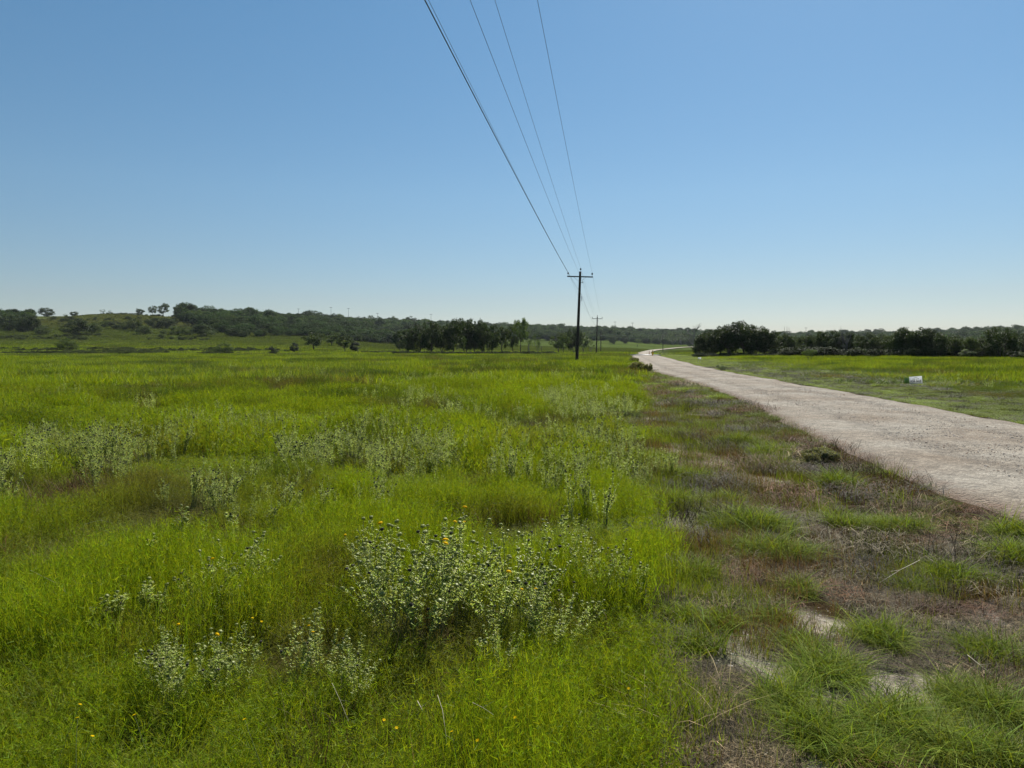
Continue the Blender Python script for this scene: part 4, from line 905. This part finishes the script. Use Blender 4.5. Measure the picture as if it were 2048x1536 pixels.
def marker(u, v, D, h, r, mat, lab, name):
    x = (u - U0) / F * D; z = float(gz(x, D)); e = empty(name, (x, D, z)); m = MB(); m.tube([(0, 0, -.2), (0, 0, h - .06), (0, 0, h)], [r, r, r * .7], 12); m.build('tube', mat, e, True)
    b = MB(); b.tube([(0, 0, h * .80), (0, 0, h * .88)], [r * 1.04, r * 1.04], 12); b.build('band', M_white, e, True); tag(e, lab, 'marker post')
marker(1305.5, 714, 122, 1.02, .12, M_yel, 'bright yellow marker post at the right side of the cattle guard', 'marker_post')
marker(1298.5, 713, 133, .85, .07, M_org, 'faded orange marker post left of the yellow one at the cattle guard', 'marker_post')
M_conc = simple('pale_concrete', (.48, .45, .41), .85, .12, 5)
def guard():
    y = 126.; cx = float(road_x(y)); e = empty('cattle_guard', (cx, y, float(gz(cx, y)) + .03 + .0009 * y), 0); a = MB()
    for s in (-1, 1): a.box((0, s * 1.1, .06), (5.2, .3, .12))
    a.build('kerb', M_conc, e); b = MB()
    for k in range(9): b.tube([(-2.4, -.85 + k * .21, .1), (2.4, -.85 + k * .21, .1)], [.045, .045], 6)
    b.build('rail', M_steel, e); tag(e, 'pale concrete and steel cattle guard crossing the road before its bend', 'cattle guard')
guard()
# roadside shrubs
place_tree('pale', 1443, 744, 728, 24, 'yellow-green flowering shrub at the right edge of the gravel road', cat='shrub', name='shrub')
place_tree('bram', 1276, 745, 718, 46, 'grey-brown dense shrub at the left edge of the road', cat='shrub', name='shrub')
place_tree('bram', 1296, 745, 722, 22, 'dark spiky shrub touching the road, right of the grey-brown one', cat='shrub', name='shrub')
place_tree('bram', 1268, 726, 712, 26, 'low shrub behind the grey-brown shrub by the cattle guard', cat='shrub', name='shrub')
place_tree('bram', 1415, 716, 709, 50, 'low dark green bramble before the left foot of the right grove', cat='shrub', name='shrub', D=118)
place_tree('bram', 1640, 928, 886, 96, 'low dark bramble clump on the verge beside the gravel road', cat='shrub', name='bramble')

# ------------------------------------------------------------------ gumweed plants
def weed_geo(seed, H, nst, rad, nlf=20, leaf=.026, heads=1.0, lf0=.35, thick=.0022):
    rng = np.random.default_rng(seed); st = MB(); LV, HP = [], []
    for s in range(nst):
        a = rng.uniform(0, 6.28); r = rad * math.sqrt(rng.uniform(0, 1)) * .35; b = np.array([r * math.cos(a), r * math.sin(a), 0])
        out = rad * rng.uniform(.15, 1.0); h = H * rng.uniform(.62, 1.0) * (1 - .25 * out / max(rad, 1e-3)); d = np.array([math.cos(a), math.sin(a), 0])
        tt = np.linspace(0, 1, 6)[:, None]; P = b + d * out * tt ** 1.5 + np.array([0, 0, 1.]) * h * tt + rng.normal(0, .006, (6, 3)); P[0] = b
        st.tube(P, np.linspace(thick, thick * .55, 6), 4, False); HP.append(P[-1])
        paths = [(P, nlf)]
        for q in range(rng.integers(1, 4)):
            k = rng.integers(3, 5); p0 = P[k]; aa = rng.uniform(0, 6.28); L = h * rng.uniform(.10, .26); e = p0 + np.array([math.cos(aa) * .45, math.sin(aa) * .45, .9]) * L; m = (p0 + e) / 2 + np.array([math.cos(aa), math.sin(aa), 0]) * L * .1
            st.tube([p0, m, e], [thick * .7, thick * .6, thick * .45], 4, False); HP.append(e); paths.append((np.array([p0, m, e]), max(3, nlf // 4)))
        for (Q, n) in paths:
            n = int(n); t = np.sort(rng.uniform(lf0 if len(Q) > 3 else .15, .98, n)); sI = t * (len(Q) - 1); i = np.minimum(sI.astype(int), len(Q) - 2); f = (sI - i)[:, None]
            p = Q[i] * (1 - f) + Q[i + 1] * f; az = np.arange(n) * 2.4 + rng.uniform(0, 6); el = rng.uniform(.25, 1.0, n); s_ = leaf * rng.uniform(.6, 1.3, n) * (1.25 - .6 * t)
            dr = np.stack([np.cos(az) * np.cos(el), np.sin(az) * np.cos(el), np.sin(el)], -1); sd_ = np.stack([-np.sin(az), np.cos(az), 0 * az], -1); up = np.cross(dr, sd_)
            S1 = s_[:, None]; tip = p + dr * S1 - up * S1 * .12; mid = p + dr * S1 * .45
            LV.append(np.stack([p, mid - sd_ * S1 * .155 + up * S1 * .07, tip, mid + sd_ * S1 * .155 + up * S1 * .07], 1).reshape(-1, 3))
    V = np.concatenate(LV); Q = np.arange(len(V)).reshape(-1, 4)
    # fold along the midrib: two triangles sharing base and tip
    T = np.concatenate([Q[:, [0, 1, 2]], Q[:, [0, 2, 3]]])
    return st, V, T, np.array(HP)
def bur_mesh(mat, r=.0085, crown=None):
    m = MB(); m.lathe([(.0, -.9 * r), (.6 * r, -.75 * r), (1.0 * r, -.2 * r), (1.05 * r, .25 * r), (.8 * r, .65 * r), (.35 * r, .7 * r), (0, .62 * r)], k=9)
    for k in range(14):                                    # hooked bracts
        a = k * 2.4; z = -.4 * r + .9 * r * (k / 14); p = np.array([math.cos(a), math.sin(a), 0]); m.tube([p * r * .9 + (0, 0, z), p * r * 1.35 + (0, 0, z + .15 * r), p * r * 1.4 + (0, 0, z - .15 * r)], [.1 * r, .07 * r, .02 * r], 3, False)
    me = m.mesh('seed_head', mat, True); return me
BUR = bur_mesh(M_bur, .0095); BURD = bur_mesh(M_burdark, .008)
def flower_mesh():
    m = MB(); r = .0115; m.lathe([(0, .9 * r), (.5 * r, 1.1 * r), (1.1 * r, .8 * r), (1.2 * r, .4 * r), (.6 * r, .3 * r), (0, .2 * r)], k=10)
    V, T = [], []
    for k in range(16):
        a = k * 6.283 / 16; c, s = math.cos(a), math.sin(a); b = len(V); w_ = .0018
        V += [(c * r * .7 - s * w_, s * r * .7 + c * w_, .6 * r), (c * r * .7 + s * w_, s * r * .7 - c * w_, .6 * r), (c * r * 1.7, s * r * 1.7, .5 * r)]; T.append((b, b + 1, b + 2))
    m.add(V, None, T); return m.mesh('flower', M_petal, True)
FLO = flower_mesh()
WEED = []
for k, (H, nst, rad, nl, lf) in enumerate([(.6, 15, .20, 44, .025), (.68, 18, .24, 46, .025), (.55, 9, .13, 46, .025), (.48, 5, .05, 64, .028), (.64, 4, .04, 74, .028), (.58, 24, .28, 42, .023)]):
    st, V, T, hp = weed_geo(500 + k, H, nst, rad, nl, lf); WEED.append((st.mesh('stems', M_weedstem), mesh_np('leaves', V, [T], [M_weedleaf]), hp, H))
wr = random.Random(3)
def near_weed(proto, u, vg, scale, label, yellow=0, darkp=.1, rz=0, headp=1.0, lean=0., group='gumweed plants in the foreground'):
    y = Dv(vg); x = (u - U0) / F * y; z = float(gz(x, y)); sm, lm, hp, H = WEED[proto]
    e = empty('gumweed_plant', (x, y, z), rz); e.rotation_euler = Euler((0, lean, rz)); e.scale = (scale * 1.08,) * 3; tag(e, label, 'wildflower', group)
    link('stems', sm, e); link('leaves', lm, e)
    idx = list(range(len(hp))); wr.shuffle(idx); idx = sorted(idx[:int(len(hp) * headp)], key=lambda i: -hp[i][2]); yl = set(wr.sample(idx[:max(8, yellow)], min(yellow, len(idx[:max(8, yellow)]))))
    for i in idx[:60]:
        me, nm = (FLO, 'flower') if i in yl else ((BURD, 'dried_seed_head') if wr.random() < darkp else (BUR, 'seed_head'))
        o = link(nm, me, e, loc=tuple(hp[i])); s = wr.uniform(.75, 1.2) * (.8 if i in yl else 1); o.scale = (s, s, s); o.rotation_euler = (wr.uniform(-.4, .4), wr.uniform(-.4, .4), wr.uniform(0, 6))
    return e
NW = [  # proto, u, ground row, scale, yellow flowers, label
 (1,790,1290,1.12,1,'bushy gumweed at the left of the big central clump'),(5,850,1300,1.15,2,'widest gumweed in the middle of the big central clump, three buds turning yellow'),(1,905,1260,1.1,2,'gumweed at the back of the central clump with yellow heads on top'),
 (5,940,1235,1.05,1,'rear gumweed of the central clump below the brown grass gap'),(0,985,1280,1.05,1,'gumweed right of the middle of the central clump'),(1,1040,1270,1.0,0,'gumweed closing the central clump on its right'),
 (0,760,1240,1.0,0,'gumweed at the left rear of the central clump, without flowers'),(2,1005,1370,.75,0,'short single gumweed standing before the right half of the clump'),(5,1105,1310,.8,2,'yellow-green gumweed with orange-yellow heads right of the big clump'),
 (2,1075,1300,.7,0,'small gumweed between the big clump and the yellow-headed one'),(0,1215,1215,.78,0,'gumweed cluster by the field edge right of the central clump'),(2,1240,1220,.75,0,'gumweed nearest the mown strip, on the right of the cluster'),
 (1,1130,1170,.8,0,'dark-headed gumweed behind the yellow-headed one'),(0,1160,1190,.8,0,'gumweed with dark heads left of the field-edge cluster'),(2,725,1190,1.0,1,'gumweed left of the central clump with one yellow bud'),(4,750,1085,.85,0,'solitary slim gumweed above and left of the central clump'),
 (0,345,1440,.70,1,'gumweed lowest on the left with a yellow head in its middle'),(0,385,1430,.68,0,'middle stem cluster of the low left gumweeds'),(2,450,1420,.75,1,'gumweed of the low left group with an orange head at its right tip'),(2,480,1400,.7,0,'right end plant of the low left gumweed group'),
 (2,310,1400,.66,0,'left end plant of the low left gumweed group'),(2,600,1400,.7,1,'gumweed with a yellow head left of the brown patch'),(2,645,1380,.8,1,'taller gumweed with one orange-yellow head beside the brown patch'),(0,710,1420,.62,0,'pale compact gumweed between the left group and the big clump'),
 (2,680,1400,.6,0,'short pale gumweed left of the compact one'),(3,325,1185,1.05,0,'tall slim silvery spike left of centre'),(4,365,1165,1.05,0,'tallest silvery spike right of the slim one'),(3,225,1310,.95,0,'silvery spike of the left pair, its left member is shorter'),
 (3,196,1310,.85,0,'short silvery spike at the far left of the spikes'),(4,285,1300,.72,0,'silvery curved spike right of the left pair'),(3,318,1290,1.0,0,'leaning silvery spike ending beside a dark seed head'),(0,425,1270,.85,1,'silver-leaved gumweed leaning right with one yellow head'),
 (0,470,1230,.85,0,'gumweed behind the silver-leaved one'),(2,520,1225,.98,0,'upright gumweed right of the silver-leaved one'),(3,465,1110,.95,0,'slender spike in the grass above the silver-leaved gumweed'),(2,400,1150,.72,0,'small pale gumweed under the tallest spike'),
 (3,1290,1215,.8,0,'small pale weed at the edge of the bare strip')]
for j, (pr_, u, vg, sc, yl, lab) in enumerate(NW):
    near_weed(pr_, u, vg, sc, lab, yl, .12 if pr_ != 1 else .2, j * 1.3, .85, wr.uniform(-.08, .08))
# mid-distance plants: single meshes
def weed_small(seed, H, nst, rad, nl, lf, dark=True):
    st, V, T, hp = weed_geo(seed, H, nst, rad, nl, lf, thick=.003); n0 = st.n
    Vs = np.concatenate(st.V); Qs = np.concatenate(st.Q); m = MB()
    for p in hp[::3]:
        m.lathe([(0, -.009), (.009, -.003), (.009, .005), (0, .010)], tuple(p), 5)
    Vh = np.concatenate(m.V); Qh = np.concatenate(m.Q)
    return mesh_np('gumweed', np.concatenate([Vs, Vh, V]), [np.concatenate([Qs, Qh + len(Vs)]), T + len(Vs) + len(Vh)], [M_weedstem, M_burdark, M_weedleaf], False, [0] * len(Qs) + [1] * len(Qh) + [2] * len(T))
WS = [weed_small(560 + k, .66, 5 + 2 * k, .08 + .03 * k, 44, .024) for k in range(4)]
WB = [weed_small(580 + k, .66, 4 + 2 * k, .10 + .05 * k, 36, .030) for k in range(4)]
WZ = [  # u, v of ground, spread u, spread v, count, height m, where
 (135,935,60,14,12,.62,'in the left band of weeds across the field'),(235,920,55,16,13,.62,'in the left band of weeds across the field'),(340,910,40,10,7,.55,'in the left band of weeds across the field'),(25,985,30,20,8,.62,'at the left edge of the frame'),
 (60,960,30,12,5,.6,'at the left edge of the frame'),(420,880,40,12,9,.55,'in the row of pale weeds left of centre'),(500,875,50,12,14,.5,'in the row of pale weeds left of centre'),(620,955,40,16,13,.6,'in the silvery patch at the centre left'),(645,930,30,12,8,.6,'in the silvery patch at the centre left'),
 (735,930,30,18,13,.6,'in the silvery patch left of the middle'),(870,930,36,14,14,.6,'in the dense patch at the middle of the field'),(900,900,30,10,5,.5,'in the dense patch at the middle of the field'),(835,812,40,6,16,.55,'in the far pale patch left of the pole line'),
 (960,850,40,10,12,.55,'in the pale patch below the nearest pole'),(900,850,25,10,5,.5,'in the pale patch below the nearest pole'),(1060,850,60,16,14,.5,'in the wide pale band near the field edge'),(1160,830,60,14,20,.5,'in the wide pale band near the field edge'),(1230,820,30,14,8,.5,'in the wide pale band near the field edge'),
 (1110,960,50,18,12,.5,'in the thin patch right of the middle'),(1010,920,30,14,6,.5,'in the thin patch right of the middle'),(1220,960,30,20,8,.5,'along the edge of the mown strip'),(1310,950,26,18,8,.4,'along the edge of the mown strip'),(530,1060,50,14,6,.35,'in the short scattered spikes of the middle ground'),
 (740,1000,30,10,4,.4,'in the short scattered spikes of the middle ground'),(1890,752,30,3,6,.5,'in the right field near the sign')]
spots = {}
for (u, v, su, svv, n, H, wh) in WZ:
    for _ in range(n):
        uu = u + wr.gauss(0, su * .9); v2 = v + wr.gauss(0, svv * .9); spots.setdefault(wh, []).append((uu, max(v2, 745), H))
for wh, L in spots.items():
    L.sort()
    for q, (uu, v2, H) in enumerate(L):
        y = Dv(v2); x = (uu - U0) / F * y
        o = link('gumweed', wr.choice(WS if y < 16 else WB)); s = H / .6 * wr.uniform(.6, 1.2); o.location = (x, y, float(gz(x, y))); o.scale = (s * 1.05, s * 1.05, s); o.rotation_euler = (wr.gauss(0, .1), wr.gauss(0, .1), wr.uniform(0, 6.28))
        nth = 'leftmost pale weed' if q == 0 else 'pale weed, %d%s from the left' % (q + 1, {1: 'st', 2: 'nd', 3: 'rd'}.get((q + 1) % 10 if not 10 < q + 1 < 20 else 0, 'th'))
        tag(o, nth + ', ' + wh if q else nth + ' ' + wh, 'weed', 'pale weeds ' + wh)
def far_weeds():
    B = [(150,925,150,30,70),(330,900,130,22,70),(480,860,110,20,90),(640,910,110,35,90),(760,900,90,40,70),(860,890,70,35,80),(840,800,90,16,90),(960,830,110,25,110),(1150,800,120,28,190),(1100,880,130,40,130),(1230,860,70,50,80),
         (1020,770,220,14,160),(500,770,420,20,150),(250,820,260,18,60),(900,960,180,40,60),(600,1040,240,50,50),(1200,980,80,70,40),(60,900,80,50,50),(1900,775,150,14,60),(700,740,600,8,160),(350,1000,250,60,40)]
    X, Y = [], []
    for (u, v, su, sv_, n) in B:
        uu = RNG.normal(u, su * .6, n); vv = np.maximum(RNG.normal(v, sv_ * .6, n), 726); y = EYE * F / (vv - V0); X.append((uu - U0) / F * y); Y.append(y)
    x = np.concatenate(X); y = np.concatenate(Y); k = (in_left_field(x, y) | in_right_field(x, y)) & (y > 5.5); x, y = x[k], y[k]; n = len(x)
    g = fbm(x, y, 2.0, 111, 3); k = (g > .53) & (RNG.uniform(0, 1, n) < .75); x, y = x[k], y[k]; n = len(x)
    s = RNG.uniform(.55, 1.0, n) * (1 + .004 * y)
    o = scatter('pale_weeds', np.stack([x, y, gz(x, y)], -1), RNG.uniform(0, 6.28, n), s, np.where(y < 16, RNG.integers(0, 4, n), RNG.integers(4, 8, n)), np.ones((n, 3)), WS + WB, tilt=RNG.normal(0, .08, (n, 2)))
    tag(o, 'countless pale grey-green weeds mixed through the field grass', 'weeds', kind='stuff'); print('far weeds', n)
far_weeds()
o = link('dark_weed', WS[1]); x, y = (155 - U0) / F * Dv(808), Dv(808); o.location = (x, y, float(gz(x, y))); o.scale = (1.2, 1.2, 1.2); tag(o, 'dark-headed weed standing alone at the upper left of the field', 'weed')
# little yellow flowers in the grass
m = MB()
V, T = [], []
for k in range(6):
    a = k * 6.283 / 6; c, s = math.cos(a), math.sin(a); b = len(V); V += [(0, 0, 0), (c * .004 - s * .003, s * .004 + c * .003, .002), (c * .008, s * .008, .001), (c * .004 + s * .003, s * .004 - c * .003, .002)]; T += [(b, b + 1, b + 2), (b, b + 2, b + 3)]
m.add(V, None, T); YF = m.mesh('small_flower', M_petal); m2 = MB(); m2.tube([(0, 0, -.26), (.004, 0, -.1), (0, 0, 0)], [.0012, .001, .0008], 4, False); YS = m2.mesh('stem', M_weedstem)
for (u, v, wh) in [(155,1445,'upper one of the two at the bottom left corner'),(160,1419,'tiny one above the bottom left pair'),(269,1438,'right of the bottom left pair'),(185,1481,'below the bottom left pair'),(489,1442,'alone in the bright grass at lower left'),(768,1436,'left of the dark gap at the bottom'),(903,1456,'in the dark gap at the bottom'),
                 (793,1451,'between the two near the dark gap'),(1257,1371,'near the lower right edge of the tall grass'),(505,1242,'just right of the low left gumweeds'),(523,1249,'a touch lower than its neighbour right of the low left gumweeds'),(1030,1427,'in the bright grass at the bottom middle'),(955,1473,'lowest at the bottom middle')]:
    y = (EYE - .3) * F / (v - V0); x = (u - U0) / F * y; z = float(gz(x, y)) + .31; e = empty('yellow_flower', (x, y, z)); e.rotation_euler = (.3, -.2, u); link('petals', YF, e); link('stem', YS, e); tag(e, 'tiny yellow flower ' + wh, 'flower', 'tiny yellow flowers in the grass')
# bleached sticks and long straws
M_straw = simple('bleached_straw', (.46, .40, .28), .6, .2, 30)
def stick(P, r, lab, name='dry_stick', mat=None):
    r *= .36; m = MB(); P = np.array(P, float); m.tube(P - P[0], np.linspace(r, r * .4, len(P)), 5, False); d = P[-1] - P[0]; k = len(P) // 2
    m.tube([P[k] - P[0], P[k] - P[0] + d * .3 + np.array([.02, 0, .04])], [r * .6, r * .2], 4, False)
    o = m.build(name, mat or M_straw); o.location = P[0]; tag(o, lab, 'dry stalk')
def gp(u, v, h): y = (EYE - h) * F / (v - V0); return ((u - U0) / F * y, y, h)
stick([gp(875,1390,.34), gp(885,1420,.32), gp(892,1470,.28), gp(893,1490,.25)], .003, 'long bleached stalk lying in the dark gap at the bottom middle')
stick([gp(945,1405,.33), gp(965,1415,.34), gp(988,1430,.33)], .003, 'short bleached stalk right of the dark gap')
stick([gp(835,1402,.33), gp(842,1415,.34), gp(850,1430,.3)], .004, 'bleached curled stalk left of the long stalk')
stick([gp(664,1366,.34), gp(680,1400,.33), gp(697,1442,.3)], .002, 'thin straw leaning below the compact gumweed')
stick([gp(1322,1095,.03), gp(1340,1115,.10), gp(1356,1150,.03)], .006, 'pale forked stick at the field edge on bare soil')
stick([gp(1840,1120,.06), gp(1800,1140,.12), gp(1760,1165,.03)], .006, 'grey twig leaning across the brown thatch at the right')
stick([gp(1935,1310,.05), gp(1960,1330,.06), gp(1985,1350,.03)], .006, 'bleached stick lying in red-brown thatch near the right edge')
stick([gp(1720,1130,.14), gp(1745,1160,.1), gp(1790,1180,.03)], .006, 'dark bent twig among the clumps of the verge', mat=M_bark)
stick([gp(1530,1490,.2), gp(1528,1510,.1), gp(1526,1536,.0)], .006, 'forked pale stub near the bottom of the verge')
stick([gp(170,1048,.2), gp(200,1040,.3), gp(225,1046,.33)], .0025, 'arched pale straw over the dull grass at left')
stick([gp(60,1140,.3), gp(110,1165,.36), gp(155,1205,.3)], .002, 'long thin arching straw at the left edge')

# ------------------------------------------------------------------ the air between here and the hills
def haze():
    m = bpy.data.materials.new('pale_air'); m.use_nodes = True; n, l = m.node_tree.nodes, m.node_tree.links; n.remove(n['Principled BSDF'])
    v = n.new('ShaderNodeVolumePrincipled'); v.inputs['Density'].default_value = .00005; v.inputs['Color'].default_value = (.82, .90, 1, 1); v.inputs['Anisotropy'].default_value = .2
    l.new(v.outputs[0], n['Material Output'].inputs['Volume']); b = MB(); b.box((0, 0, 10), (4900, 4900, 170)); o = b.build('haze', m); tag(o, kind='stuff')
haze()
